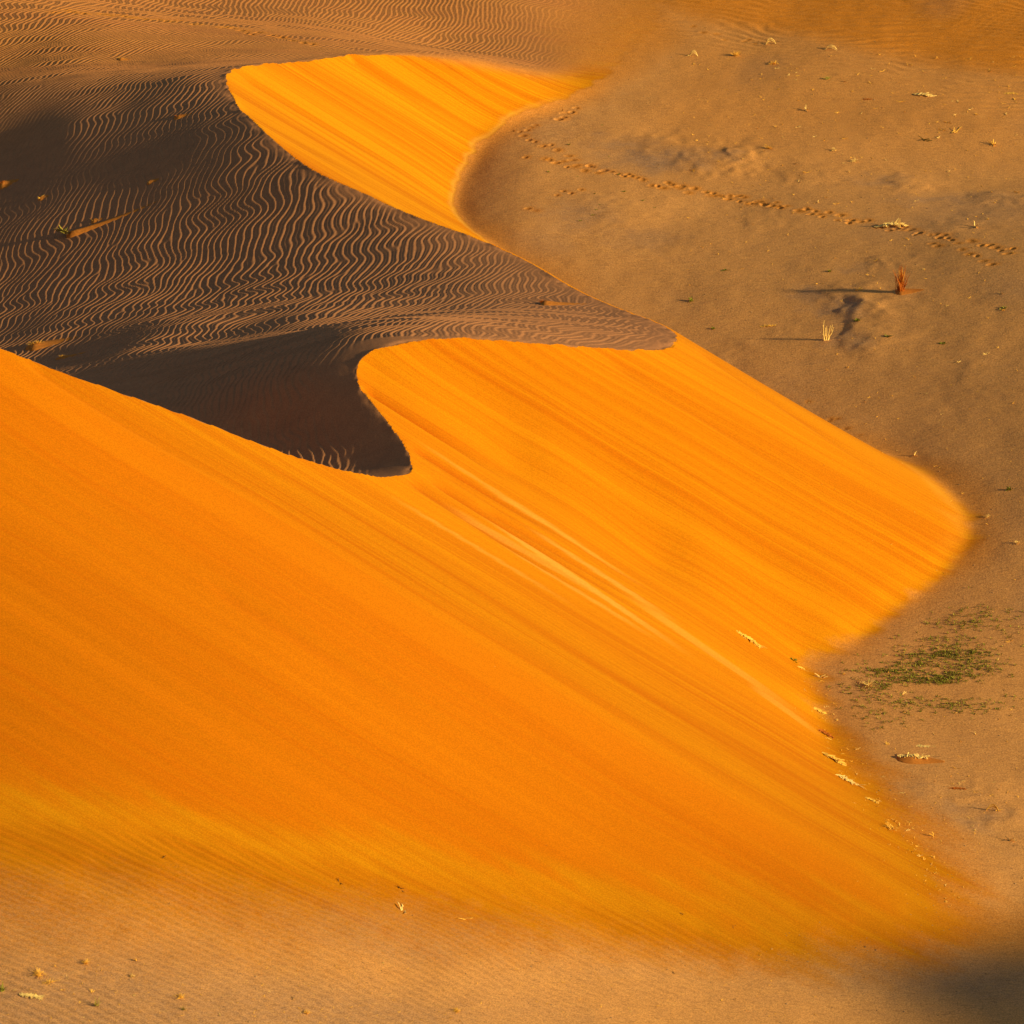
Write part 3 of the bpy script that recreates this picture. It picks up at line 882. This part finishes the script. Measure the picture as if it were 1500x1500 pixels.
def tuft_mesh(seed, kind):
    rg = random.Random(seed)
    m = Mesh()
    if kind == 'upright':                     # unit height, stems nearly straight up
        for i in range(11):
            m.tube(arc(rg, rg.uniform(0, 6.28), rg.uniform(0.02, 0.42), rg.uniform(0.6, 1.05), rg.uniform(-0.2, 0.35), 5, (rg.uniform(-.08, .08), rg.uniform(-.08, .08), 0)), 0.030, 0.010)
    elif kind == 'clump':                     # dense bush of blades
        for i in range(90):
            m.tube(arc(rg, rg.uniform(0, 6.28), rg.uniform(0.02, 0.75) ** 1.2, rg.uniform(0.35, 1.0), rg.uniform(0.0, 0.6), 4, (rg.gauss(0, .10), rg.gauss(0, .10), 0)), 0.022, 0.006)
    elif kind == 'ball':                      # tangled ball of straw, unit radius
        for i in range(46):
            m.tube(arc(rg, rg.uniform(0, 6.28), rg.uniform(0.1, 1.3), rg.uniform(0.7, 1.5), rg.uniform(0.5, 1.7), 5, (rg.gauss(0, .22), rg.gauss(0, .22), 0.05)), 0.05, 0.025)
    elif kind == 'wisp':                      # a few flattened stalks, unit half length
        for i in range(rg.randint(4, 7)):
            y = rg.choice((0, math.pi)) + rg.uniform(-0.6, 0.6)
            m.tube(arc(rg, y, rg.uniform(0.8, 1.45), rg.uniform(0.6, 1.4), rg.uniform(0.0, 0.7), 4, (rg.uniform(-.3, .3), rg.uniform(-.3, .3), 0.02)), 0.10, 0.05)
    elif kind == 'sprig':                     # one short forked stalk
        for i in range(rg.randint(2, 3)):
            m.tube(arc(rg, rg.uniform(0, 6.28), rg.uniform(0.2, 1.2), rg.uniform(0.5, 1.1), rg.uniform(0.2, 1.2), 4), 0.12, 0.06)
    elif kind == 'hoop':                      # bent over stalks, tip back on the sand
        for i in range(5):
            y = rg.uniform(-0.3, 0.3)
            pts = [(-0.9 + 1.8 * k / 7 + rg.uniform(-.03, .03), y * k / 7 + 0.05 * i, max(0.01, (0.45 + 0.1 * i) * math.sin(math.pi * k / 7) ** 0.8)) for k in range(8)]
            m.tube(pts, 0.05, 0.03)
        for i in range(4):
            m.tube(arc(rg, rg.uniform(0, 6.28), 1.2, rg.uniform(.4, .8), .3, 3, (-.8, 0, .02)), .045, .02)
    elif kind == 'bundle':                    # long flat heap of stalks lying along x
        for i in range(26):
            x0 = rg.uniform(-1.0, 0.4)
            pts = [(x0 + k * rg.uniform(.12, .2), rg.gauss(0, .10) * (1 + .2 * k), 0.03 + 0.16 * math.exp(-(x0 + .15 * k) ** 2 * 2) * rg.uniform(.4, 1.2)) for k in range(5)]
            m.tube(pts, 0.055, 0.03)
        for i in range(7):
            m.tube(arc(rg, rg.uniform(-1, 1), rg.uniform(.5, 1.2), rg.uniform(.3, .6), .8, 4, (rg.uniform(-.2, .9), 0, .05)), .03, .012)
    elif kind == 'herb':                      # low rosette of leaves, unit radius
        for i in range(22):
            y = rg.uniform(0, 6.28); e = rg.uniform(0.1, 1.1)
            d = (math.cos(y) * math.cos(e), math.sin(y) * math.cos(e), math.sin(e))
            p = (rg.gauss(0, .18), rg.gauss(0, .18), 0.02)
            m.leaf(p, d, (-math.cos(y) * math.sin(e), -math.sin(y) * math.sin(e), math.cos(e)), rg.uniform(.45, .9), rg.uniform(.10, .17))
    elif kind == 'blades':                    # green grass shoots, unit height
        for i in range(9):
            m.tube(arc(rg, rg.uniform(0, 6.28), rg.uniform(0.05, 0.8), rg.uniform(0.6, 1.1), rg.uniform(0, 0.6), 4, (rg.gauss(0, .08), rg.gauss(0, .08), 0)), 0.055, 0.012)
    elif kind == 'branch':                    # fallen branch with side twigs, unit half length
        pts = [(-1 + 2 * k / 8, 0.14 * math.sin(k * .9 + seed), 0.05 + 0.03 * math.sin(k * 1.3)) for k in range(9)]
        m.tube(pts, 0.045, 0.018, 4)
        for i in range(6):
            k = rg.randint(2, 7)
            m.tube(arc(rg, rg.uniform(-1.6, 1.6), rg.uniform(.5, 1.3), rg.uniform(.2, .5), rg.uniform(-.3, .6), 3, pts[k]), .022, .008)
    return m

CACHE = {}
def tuft_data(kind, mat, variant):
    k = (kind, mat.name, variant)
    if k not in CACHE: CACHE[k] = tuft_mesh(variant * 7 + 3, kind).data(kind + '_' + mat.name, mat)
    return CACHE[k]

def mound_mesh(P, a, b, h, tail, rg, tilt=0.0):
    """low drift of sand with a tail to the right, following the ground under it"""
    m = Mesh()
    nx, ny = 30, 11
    for i in range(nx):
        t = i / (nx - 1)
        x = -a + (2 * a + tail) * t
        q = min(1.0, x / (a + tail)) if x > 0 else x / a
        wdt = b * (math.sqrt(max(0, 1 - q * q)) if x < 0 else (1 - q) ** 0.75 + 0.04)
        hh = h * (max(0.0, 1 - q * q) if x < 0 else (1 - q) ** 2.4)
        for j in range(ny):
            v = -1 + 2 * j / (ny - 1)
            X_ = P[0] + x; Y_ = P[1] + v * max(wdt, 0.02) * 1.15 + tilt * max(x, 0)
            zz = hh * math.exp(-2.2 * v * v) + 0.05 * hh * rg.uniform(-1, 1)
            if j in (0, ny - 1) or i in (0, nx - 1): zz = -0.07
            m.v.append((X_ - P[0], Y_ - P[1], float(ground(X_, Y_)[0]) - P[2] + zz))
    for i in range(nx - 1):
        for j in range(ny - 1):
            m.f.append((i * ny + j, (i + 1) * ny + j, (i + 1) * ny + j + 1, i * ny + j + 1))
    return m.data('sand_mound', MOUND, True)

rg = random.Random(77)
def put(kind, mat, name, px, py, size_px, label, cat, group=None, sx=1.0, sz=1.0, yaw=None, variant=None):
    """size_px: unit length of the kind in photograph pixels"""
    P = on_ground(px, py)
    k = 1.12 * size_px * pxm(P)
    o = link(name, tuft_data(kind, mat, rg.randint(0, 5) if variant is None else variant), None, (P[0], P[1], P[2] - 0.01))
    e_ = 0.5
    gx_ = float(ground(P[0] + e_, P[1])[0] - ground(P[0] - e_, P[1])[0]) / (2 * e_); gy_ = float(ground(P[0], P[1] + e_)[0] - ground(P[0], P[1] - e_)[0]) / (2 * e_)
    q_ = Vector((0, 0, 1)).rotation_difference(Vector((-gx_, -gy_, 1)).normalized())
    y_ = rg.uniform(0, 6.28) if yaw is None else yaw
    o.rotation_euler = (q_.to_matrix() @ Matrix.Rotation(y_, 3, 'Z')).to_euler()
    o.scale = (k * sx, k, k * sz)
    return tag(o, label, cat, group)

def drifted(kind, mat, name, px, py, size_px, mound, label, cat, sz=1.0, yaw=0.0, sx=1.0, plant='stalks', mat2=None, tilt=0.0, off=(0, 0)):
    """a plant with the sand it has caught: the thing is an Empty, plant and mound are its parts"""
    P = on_ground(px, py)
    u_ = pxm(P)
    r = empty(name, tuple(P))
    a, b, h, t = (q * u_ for q in mound)
    link('sand_mound', mound_mesh(P, a, b, h, t, rg, tilt), r)
    k = size_px * u_
    o = link(plant, tuft_data(kind, mat, rg.randint(0, 5)), r, (off[0] * u_, off[1] * u_, h * 0.35))
    o.scale = (k * sx, k, k * sz); o.rotation_euler = (0, 0, yaw)
    if mat2:
        o2 = link('leaves', tuft_data('herb', mat2, 2), r, (off[0] * u_ - 0.3 * k, 0, h * 0.45))
        o2.scale = (k * .8, k * .8, k * .9)
    return tag(r, label, cat)

# --- the two plants that stand up on the flat
P = on_ground(1320, 428); u_ = pxm(P)
t = empty('grass_clump', tuple(P))
g_ = link('blades', tuft_data('clump', RUSTY, 0), t); g_.scale = (22 * u_, 22 * u_, 44 * u_)
g_ = link('dry_blades', tuft_data('upright', GOLD, 1), t); g_.scale = (22 * u_, 22 * u_, 40 * u_)
link('sand_mound', mound_mesh(P, 9 * u_, 16 * u_, 3 * u_, 26 * u_, rg), t)
tag(t, 'rust red grass clump standing upright on the flat with a long shadow', 'grass')
P = on_ground(1210, 499); u_ = pxm(P)
t = empty('dead_shrub', tuple(P))
for i, (dx, h, ln, bd) in enumerate([(-8, 32, -.12, .25), (-5, 24, -.25, .3), (-2, 20, -.1, .2), (1, 22, .05, -.1), (4, 24, .25, -.15), (7, 25, .38, -.3), (9, 22, .45, -.2), (0, 16, .6, .2), (-3, 15, -.5, -.2)]):
    m = Mesh()
    pts = [(0, 0, 0)]
    for k in range(5):
        a = ln + bd * k / 5
        pts.append((pts[-1][0] + math.sin(a) * h * u_ / 5, (rg.random() - .5) * .1 + 0.02 * i, pts[-1][2] + math.cos(a) * h * u_ / 5))
    m.tube(pts, 0.032, 0.014, 4)
    link('stem', m.data('stem', STRAW), t, (dx * u_ * .35, 0, 0))
tag(t, 'pale leafless shrub with upright stems beside the dark patch of sand', 'shrub')

# --- plants with drifts of sand on the dark back of the dune
drifted('clump', DARK, 'shrub', 106, 344, 17, (11, 7, 6, 120), 'dark low shrub with a long orange sand tail on the rippled slope', 'shrub', .45, sx=1.2, mat2=OLIVE, tilt=.12, off=(-8, 0))
drifted('clump', GOLD, 'grass_clump', 52, 508, 16, (16, 22, 6, 48), 'golden grass clump on a sand drift just behind the left crest', 'grass', .5, sx=1.6, tilt=.2)
drifted('clump', GOLD, 'grass_clump', 92, 524, 8, (12, 12, 3, 30), 'small golden grass drift below the larger one by the left crest', 'grass', .5, sx=1.6)
drifted('clump', RUSTY, 'grass_clump', 800, 445, 9, (10, 16, 5, 52), 'orange sand drift with a little grass on the dune shoulder', 'grass', .6, sx=1.3, off=(-6, 0))
drifted('clump', RUSTY, 'grass_clump', 4, 271, 9, (9, 12, 5, 16), 'rust coloured tuft at the left edge in the dark slope', 'grass', .6)
drifted('wisp', GOLD, 'grass_clump', 60, 291, 7, (5, 8, 2, 8), 'tiny straw tuft in the dark slope left of the sand tail', 'grass', .8)
drifted('sprig', STRAW, 'grass_clump', 219, 268, 6, (4, 6, 2, 14), 'tiny pale tuft in the middle of the dark slope', 'grass', .8)
drifted('wisp', RUSTY, 'grass_clump', 262, 172, 7, (8, 8, 2.5, 12), 'flat rusty tuft at the top of the dark slope', 'grass', .7)
drifted('wisp', GOLD, 'grass_clump', 138, 324, 6, (5, 7, 2, 8), 'small tuft just above the long sand tail', 'grass', .8)
drifted('wisp', GOLD, 'grass_clump', 178, 87, 6, (6, 8, 2, 8), 'small orange tuft among the bright ripples, upper left', 'grass', .7)

# --- heaps of straw
drifted('bundle', STRAW, 'straw_heap', 1338, 1112, 24, (26, 20, 5, 22), 'long pale straw heap on an orange drift at the foot of the dune', 'straw', .9, yaw=-.15, tilt=-.2)
for (k, m_, nm, px, py, sz, lb, cat, kw) in [
    ('ball', STRAW, 'straw_heap', 1272, 1005, 9, 'pale tangle of straw beside the patch of green seedlings', 'straw', dict(sx=1.2, sz=.7)),
    ('branch', STRAW, 'twig', 1254, 998, 12, 'bare pale twig lying left of the tangle of straw', 'twig', dict(yaw=-.95)),
    ('bundle', GOLD, 'straw_heap', 1098, 938, 22, 'golden strip of straw lying down the orange slope', 'straw', dict(yaw=-.12, sz=.6)),
    ('herb', GREEN, 'green_herb', 1163, 968, 8, 'small green sprig on the slope between two straw strips', 'herb', dict()),
    ('bundle', GOLD, 'straw_heap', 1173, 979, 14, 'thin straw strip right under the green sprig on the slope', 'straw', dict(yaw=-.15, sz=.5)),
    ('wisp', STRAW, 'straw_heap', 1202, 992, 9, 'small arched straw wisp right of the green sprig', 'straw', dict(yaw=.1)),
    ('bundle', GOLD, 'straw_heap', 1200, 1042, 20, 'long golden straw line along the foot above the brown scar', 'straw', dict(yaw=-.5, sz=.5)),
    ('bundle', RUSTY, 'straw_heap', 1208, 1075, 20, 'brown line of half buried stalks at the notch of the slope', 'straw', dict(yaw=-.6, sz=.6)),
    ('bundle', GOLD, 'straw_heap', 1220, 1112, 26, 'long golden line of straw running down to the flat', 'straw', dict(yaw=-.6, sz=.6)),
    ('bundle', STRAW, 'straw_heap', 1240, 1143, 22, 'pale line of straw below the long golden one', 'straw', dict(yaw=-.6, sz=.6)),
    ('bundle', GOLD, 'straw_heap', 1276, 1172, 13, 'short curved straw heap at the foot of the great face', 'straw', dict(yaw=-.7, sz=.6)),
    ('ball', GOLD, 'straw_heap', 1305, 1214, 9, 'golden straw tangle on the lower right foot', 'straw', dict(sz=.6)),
    ('sprig', GOLD, 'straw_tuft', 1369, 1226, 9, 'upright golden tuft on the flat right of the golden tangle', 'straw', dict()),
    ('wisp', STRAW, 'straw_heap', 1480, 1232, 9, 'pale bent wisp near the right edge above the shadow', 'straw', dict()),
    ('hoop', GOLD, 'straw_tuft', 1454, 1187, 9, 'curled golden stalk standing near the dark streak at the right edge', 'straw', dict(sz=1.3)),
    ('bundle', STRAW, 'straw_heap', 1352, 1093, 13, 'thin pale stalk lying above the long straw heap', 'straw', dict(yaw=-.05, sz=.3)),
    ('bundle', RUSTY, 'straw_heap', 1402, 1155, 12, 'rusty flat stalks on the flat below the long straw heap', 'straw', dict(yaw=-.1, sz=.4)),
    ('bundle', STRAW, 'straw_heap', 1305, 332, 22, 'large pale straw heap lying on the line of footprints', 'straw', dict(yaw=.0, sz=1.0)),
    ('upright', STRAW, 'straw_tuft', 1318, 334, 14, 'pale stalks standing at the right of the large straw heap', 'straw', dict(sz=1.1)),
    ('hoop', STRAW, 'straw_tuft', 1129, 65, 8, 'bent over pale stalks, first hoop left at the top of the flat', 'straw', dict(yaw=0, sz=1.2)),
    ('hoop', STRAW, 'straw_tuft', 1217, 73, 9, 'flat pale hoop of stalks on the far rippled sand', 'straw', dict(yaw=-.1, sz=.8)),
    ('hoop', STRAW, 'straw_tuft', 1016, 82, 6, 'small pale hoop of stalks at the left of the far flat', 'straw', dict(yaw=0, sz=1.5)),
    ('clump', GOLD, 'grass_clump', 1078, 82, 10, 'golden bushy tuft below the far ripples', 'grass', dict(sz=.8, sx=1.5)),
    ('ball', GOLD, 'straw_heap', 1133, 94, 6, 'small golden tangle under the pale hoop of stalks', 'straw', dict(sz=.8)),
    ('bundle', STRAW, 'straw_heap', 1352, 140, 16, 'bright straw drift at the foot of the far ripples', 'straw', dict(yaw=-.25, sz=.9)),
    ('bundle', GOLD, 'straw_heap', 1480, 137, 10, 'thin straw line at the far right edge', 'straw', dict(yaw=-.05, sz=.5)),
    ('clump', OLIVE, 'grass_clump', 1212, 116, 8, 'olive low tuft in the middle of the far flat', 'grass', dict(sz=.6, sx=1.5)),
    ('clump', GOLD, 'grass_clump', 1126, 218, 9, 'golden low tuft right of the dark sand patch', 'grass', dict(sz=.6, sx=1.6)),
    ('ball', STRAW, 'straw_heap', 1222, 221, 4, 'small pale knot of straw in mid flat', 'straw', dict()),
    ('ball', STRAW, 'straw_heap', 1252, 237, 5, 'pale knot of straw above the second dark sand patch', 'straw', dict()),
    ('wisp', GOLD, 'straw_heap', 1400, 192, 8, 'spread golden wisp on the far right flat', 'straw', dict(sx=1.5, sz=.5)),
    ('wisp', GOLD, 'straw_heap', 1380, 191, 6, 'golden wisp just left of the spread one', 'straw', dict()),
    ('wisp', OLIVE, 'grass_clump', 1355, 206, 8, 'olive wisp under the two golden wisps', 'grass', dict(sx=1.4)),
    ('wisp', GOLD, 'straw_heap', 1455, 212, 8, 'golden wisp near the right edge of the flat', 'straw', dict()),
    ('wisp', STRAW, 'straw_heap', 1430, 333, 9, 'pale wisp standing right of the large straw heap', 'straw', dict(sz=1.2)),
    ('wisp', STRAW, 'straw_heap', 1181, 162, 6, 'pale upright wisp in the upper middle of the flat', 'straw', dict(sz=1.5)),
    ('bundle', RUSTY, 'straw_heap', 1270, 146, 9, 'rusty low drift of stalks in the far flat', 'straw', dict(yaw=0, sz=.6)),
    ('bundle', GOLD, 'straw_heap', 1125, 478, 11, 'flat golden stalks left of the leafless shrub', 'straw', dict(yaw=0, sz=.6)),
    ('bundle', STRAW, 'twig', 1186, 590, 8, 'pale stick lying by the edge of the orange dune', 'twig', dict(yaw=.9, sz=.4)),
    ('sprig', STRAW, 'straw_tuft', 1404, 531, 6, 'lone pale stalk on the brown flat', 'straw', dict()),
    ('sprig', STRAW, 'straw_tuft', 1339, 668, 7, 'lone pale stalk above the tip of the orange dune', 'straw', dict()),
    ('ball', STRAW, 'straw_heap', 1446, 758, 4, 'pale knot of straw right of the tip of the dune', 'straw', dict()),
    ('ball', STRAW, 'straw_heap', 1490, 796, 4, 'pale knot of straw at the right edge by the dune tip', 'straw', dict()),
    ('herb', GREEN, 'green_herb', 1478, 718, 7, 'bright green herb with a dark shadow near the right edge', 'herb', dict()),
    ('herb', GREEN, 'green_herb', 1215, 398, 5, 'small green herb left of the rust red clump', 'herb', dict()),
    ('herb', GREEN, 'green_herb', 1013, 441, 7, 'green herb on the brown flat by the dark dune tip', 'herb', dict()),
    ('herb', GREEN, 'green_herb', 1062, 396, 7, 'flat green herb in the brown flat, mid left', 'herb', dict(sz=.5)),
    ('herb', GREEN, 'green_herb', 1045, 482, 5, 'small green herb just right of the dark dune tip', 'herb', dict()),
    ('herb', GREEN, 'green_herb', 1256, 470, 8, 'green herb under the dark hollow in the sand', 'herb', dict(sz=.6)),
    ('herb', GREEN, 'green_herb', 1382, 503, 7, 'green herb below and right of the rust red clump', 'herb', dict(sz=.6)),
    ('herb', OLIVE, 'green_herb', 1470, 452, 9, 'olive flat herb near the right edge of the flat', 'herb', dict(sz=.5)),
    ('herb', OLIVE, 'green_herb', 1300, 493, 8, 'olive flat herb right of the leafless shrub', 'herb', dict(sz=.5)),
    ('ball', GOLD, 'straw_heap', 56, 1429, 8, 'large golden ball of straw in the lower left corner', 'straw', dict()),
    ('ball', GOLD, 'straw_heap', 72, 1439, 5, 'brown gold straw behind the large golden ball', 'straw', dict(sx=1.6, sz=.6)),
    ('sprig', GOLD, 'straw_tuft', 92, 1450, 6, 'short golden sprig right of the straw ball', 'straw', dict()),
    ('bundle', STRAW, 'straw_heap', 46, 1459, 17, 'flat pale straw stalks under the large golden ball', 'straw', dict(yaw=-.1, sz=.4)),
    ('blades', GREEN, 'green_grass', 4, 1452, 15, 'green grass tuft at the left edge of the lower corner', 'grass', dict()),
    ('blades', OLIVE, 'green_grass', 141, 1474, 14, 'single green shoot standing in the lower left flat', 'grass', dict(sx=.5, sz=1.1)),
    ('blades', GREEN, 'green_grass', 267, 1480, 9, 'short green shoot under the round straw knot', 'grass', dict(sx=.5)),
    ('ball', GOLD, 'straw_heap', 264, 1462, 6, 'round golden straw knot with a shadow in the lower flat', 'straw', dict()),
    ('ball', GOLD, 'straw_heap', 126, 1411, 5, 'small orange straw knot up from the large golden ball', 'straw', dict()),
    ('ball', STRAW, 'straw_heap', 193, 1431, 4, 'small pale knot of straw with a dark shadow', 'straw', dict(sx=1.3)),
    ('sprig', GOLD, 'straw_tuft', 200, 1408, 6, 'thin golden sprig on the lower sand ramp', 'straw', dict()),
    ('sprig', STRAW, 'straw_tuft', 430, 1463, 6, 'upright pale sprig in the lower flat', 'straw', dict()),
    ('ball', GOLD, 'straw_heap', 448, 1485, 5, 'golden knot of straw at the lower edge', 'straw', dict()),
    ('ball', GOLD, 'straw_heap', 669, 1482, 5, 'lone golden knot of straw at the bottom middle', 'straw', dict(sz=1.3)),
    ('wisp', STRAW, 'straw_heap', 590, 1334, 11, 'pale wisp on the lower ramp', 'straw', dict(sx=1.5, sz=.5)),
    ('wisp', GOLD, 'straw_heap', 682, 1347, 9, 'golden wisp on the lower ramp, right of the pale one', 'straw', dict(sx=1.3, sz=.6)),
    ('wisp', DARK, 'twig', 498, 1294, 6, 'dark twigs at the foot of the great face', 'twig', dict(sx=1.3)),
    ('wisp', DARK, 'twig', 586, 1302, 5, 'dark twig right of the others at the foot of the great face', 'twig', dict(sx=1.3)),
    ('wisp', DARK, 'twig', 240, 1256, 4, 'lone dark twig on the orange ramp', 'twig', dict()),
    ('sprig', DARK, 'twig', 804, 1239, 7, 'thin bent stalk low on the great orange face', 'twig', dict(sz=.4)),
    ('wisp', STRAW, 'straw_heap', 722, 973, 7, 'pale wisp lying in the middle of the great orange face', 'straw', dict(sz=.4)),
    ('branch', GOLD, 'twig', 1060, 1440, 10, 'bent twig on the flat left of the corner shadow', 'twig', dict(sx=.9)),
]:
    put(k, m_, nm, px, py, sz, lb, cat, None, **kw)

# --- countless small bits, each its own; nothing tells those of a group apart
LOOK = {('wisp', 'dry_straw'): 'pale straw wisp', ('wisp', 'golden_straw'): 'golden straw wisp', ('sprig', 'golden_straw'): 'upright golden sprig', ('ball', 'dry_straw'): 'pale knot of straw',
        ('ball', 'golden_straw'): 'golden knot of straw', ('bundle', 'golden_straw'): 'long strip of straw', ('wisp', 'dark_twig'): 'dark flat twig', ('sprig', 'dark_twig'): 'dark upright twig', ('herb', 'olive_leaf'): 'olive herb'}
def scatter(n, pick, kinds, where, group):
    made = 0
    while made < n:
        px, py = pick()
        if not (4 < px < 1496 and 4 < py < 1496): continue
        k, m_, nm, cat, a, b = kinds[rg.randrange(len(kinds))]
        lk = LOOK[(k, m_.name)]
        put(k, m_, nm, px, py, rg.uniform(a, b), 'tiny ' + lk + ' ' + where, cat, (lk + 's').replace('knot of straws', 'knots of straw').replace('strip of straws', 'strips of straw') + ' ' + where, sz=rg.uniform(.5, 1.0))
        made += 1
W1 = [('wisp', STRAW, 'straw_wisp', 'straw', 3, 5.5), ('wisp', GOLD, 'straw_wisp', 'straw', 3, 6), ('sprig', GOLD, 'straw_wisp', 'straw', 2.5, 4), ('ball', STRAW, 'straw_wisp', 'straw', 1.4, 2.4), ('ball', GOLD, 'straw_wisp', 'straw', 1.4, 2.6)]
scatter(78, lambda: (rg.uniform(1010, 1500), rg.uniform(80, 330)), W1, 'scattered over the far flat', '')
scatter(24, lambda: (rg.uniform(1150, 1500), rg.uniform(100, 175)), W1, 'at the foot of the far ripples', '')
scatter(24, lambda: (rg.uniform(1230, 1500), rg.uniform(345, 700)), W1, 'on the brown middle flat', '')
def toe():
    t_ = rg.random()
    pts = [(1180, 1000), (1195, 1060), (1235, 1130), (1290, 1200), (1345, 1265), (1400, 1330)]
    i_ = min(int(t_ * 5), 4); f_ = t_ * 5 - i_
    return pts[i_][0] + (pts[i_ + 1][0] - pts[i_][0]) * f_ + rg.gauss(8, 16), pts[i_][1] + (pts[i_ + 1][1] - pts[i_][1]) * f_ + rg.gauss(-4, 12)
scatter(64, toe, W1 + [('bundle', GOLD, 'straw_wisp', 'straw', 3.5, 8)], 'caught along the foot of the great face', '')
scatter(30, lambda: (rg.uniform(1270, 1500), rg.uniform(1050, 1310)), W1, 'on the flat at the lower right', '')
scatter(38, lambda: (rg.uniform(0, 520), rg.uniform(1425, 1500)), W1, 'on the flat at the lower left', '')
scatter(16, lambda: (rg.uniform(500, 1180), rg.uniform(1390, 1500)), W1[2:], 'on the lower middle flat', '')
scatter(34, lambda: (lambda x: (x, 1235 + .10 * x + rg.uniform(0, 130)))(rg.uniform(0, 1100)), [('wisp', DARK, 'twig_bit', 'twig', 2, 3.6), ('sprig', DARK, 'twig_bit', 'twig', 1.6, 3)], 'on the sand ramp below the great face', '')
scatter(18, lambda: (rg.uniform(1240, 1480), rg.uniform(890, 1050)), W1, 'among the green seedlings', '')
scatter(14, lambda: (rg.gauss(860, 70), rg.gauss(290, 40)), [('herb', OLIVE, 'green_herb', 'herb', 2.5, 4.5)], 'by the bend of the far slip face', '')
# finer straw litter that nobody could count
m = Mesh()
for n_, pick in ((260, lambda: (rg.uniform(1000, 1500), rg.uniform(80, 420))), (110, lambda: (rg.uniform(1200, 1500), rg.uniform(420, 860))), (130, lambda: (rg.uniform(1240, 1500), rg.uniform(1040, 1320))), (140, toe),
                 (190, lambda: (rg.uniform(0, 700), rg.uniform(1410, 1500))), (70, lambda: (rg.uniform(700, 1200), rg.uniform(1390, 1500)))):
    for i in range(n_):
        px, py = pick()
        P = on_ground(px, py); k = pxm(P) * rg.uniform(1.2, 3.2)
        for pts in [arc(rg, rg.uniform(0, 6.28), rg.uniform(.5, 1.4), k * rg.uniform(.8, 1.6), rg.uniform(0, .8), 3) for q in range(3)]:
            m.tube([p + P for p in pts], .10 * k + .004, .05 * k)
o = link('straw_litter', m.data('straw_litter', GOLD)); o['kind'] = 'stuff'; o['label'] = 'fine straw litter strewn over the flat'

# --- seedlings: a green patch nobody could count
m = Mesh(); m2 = Mesh()
for (cx_, cy_, rx, ry, n_) in [(1440, 898, 26, 4, 40), (1405, 915, 30, 5, 80), (1440, 905, 30, 8, 40), (1385, 940, 26, 6, 90), (1360, 955, 30, 6, 120), (1385, 962, 24, 4, 150), (1425, 955, 22, 4, 80), (1345, 972, 22, 5, 120), (1420, 975, 22, 4, 110), (1300, 983, 24, 3, 120),
                               (1330, 992, 26, 4, 130), (1395, 990, 20, 6, 160), (1360, 998, 24, 3, 150), (1440, 985, 20, 8, 50), (1290, 1005, 12, 4, 60), (1330, 1030, 34, 6, 90), (1390, 1035, 30, 6, 90), (1300, 1050, 24, 8, 50), (1450, 1035, 26, 8, 50), (1280, 1020, 24, 16, 70), (1460, 940, 30, 30, 60), (1250, 1000, 20, 20, 40)]:
    for i in range(int(n_ * 0.72)):
        P = on_ground(cx_ + rg.gauss(0, rx), cy_ + rg.gauss(0, ry))
        for q in range(5):
            y = rg.uniform(0, 6.28); e = rg.uniform(.2, 1.2)
            d = (math.cos(y) * math.cos(e), math.sin(y) * math.cos(e), math.sin(e))
            p = (P[0] + rg.gauss(0, .05), P[1] + rg.gauss(0, .05), P[2] - .01)
            (m if rg.random() < .7 else m2).leaf(p, d, (-d[0] * d[2], -d[1] * d[2], 1 - d[2] ** 2), rg.uniform(.09, .20), rg.uniform(.016, .030))
o = link('seedlings', m.data('seedlings', GREEN)); o['kind'] = 'stuff'; o['label'] = 'patch of low green seedlings on the flat by the notch of the dune'
o = link('seedlings', m2.data('seedlings', OLIVE)); o['kind'] = 'stuff'; o['label'] = 'yellowing seedlings mixed into the green patch'

# --- grit on the flat
rs = np.random.RandomState(8)
m = Mesh()
cnt = 0
while cnt < 5200:
    px, py = rs.uniform(0, 1500), rs.uniform(60, 1500)
    if (px < 900 and py < 1330) or (px < 1150 and 500 < py < 1380): continue
    P = at(px, py, 1.0)
    g0 = float(ground(P[0], P[1])[0]); P = at(px, py, g0); g0 = float(ground(P[0], P[1])[0])
    if float(lookup(S_c, P[0], P[1])) > g0 - 0.6: cnt += 1; continue
    r = rs.uniform(.012, .034) * (1.8 if rs.rand() < .06 else 1)
    b = len(m.v)
    for d in ((1, 0, 0), (0, 1, 0), (-1, 0, 0), (0, -1, 0), (0, 0, .8)):
        m.v.append((P[0] + d[0] * r * rs.uniform(.7, 1.8), P[1] + d[1] * r * rs.uniform(.7, 1.8), g0 - .004 + d[2] * r * rs.uniform(.7, 1.3)))
    m.f += [(b, b + 1, b + 4), (b + 1, b + 2, b + 4), (b + 2, b + 3, b + 4), (b + 3, b, b + 4)]
    cnt += 1
o = link('grit', m.data('grit', plain('grit', (0.30, 0.17, 0.07), .9, .5))); o['kind'] = 'stuff'; o['label'] = 'loose grit strewn over the flat'
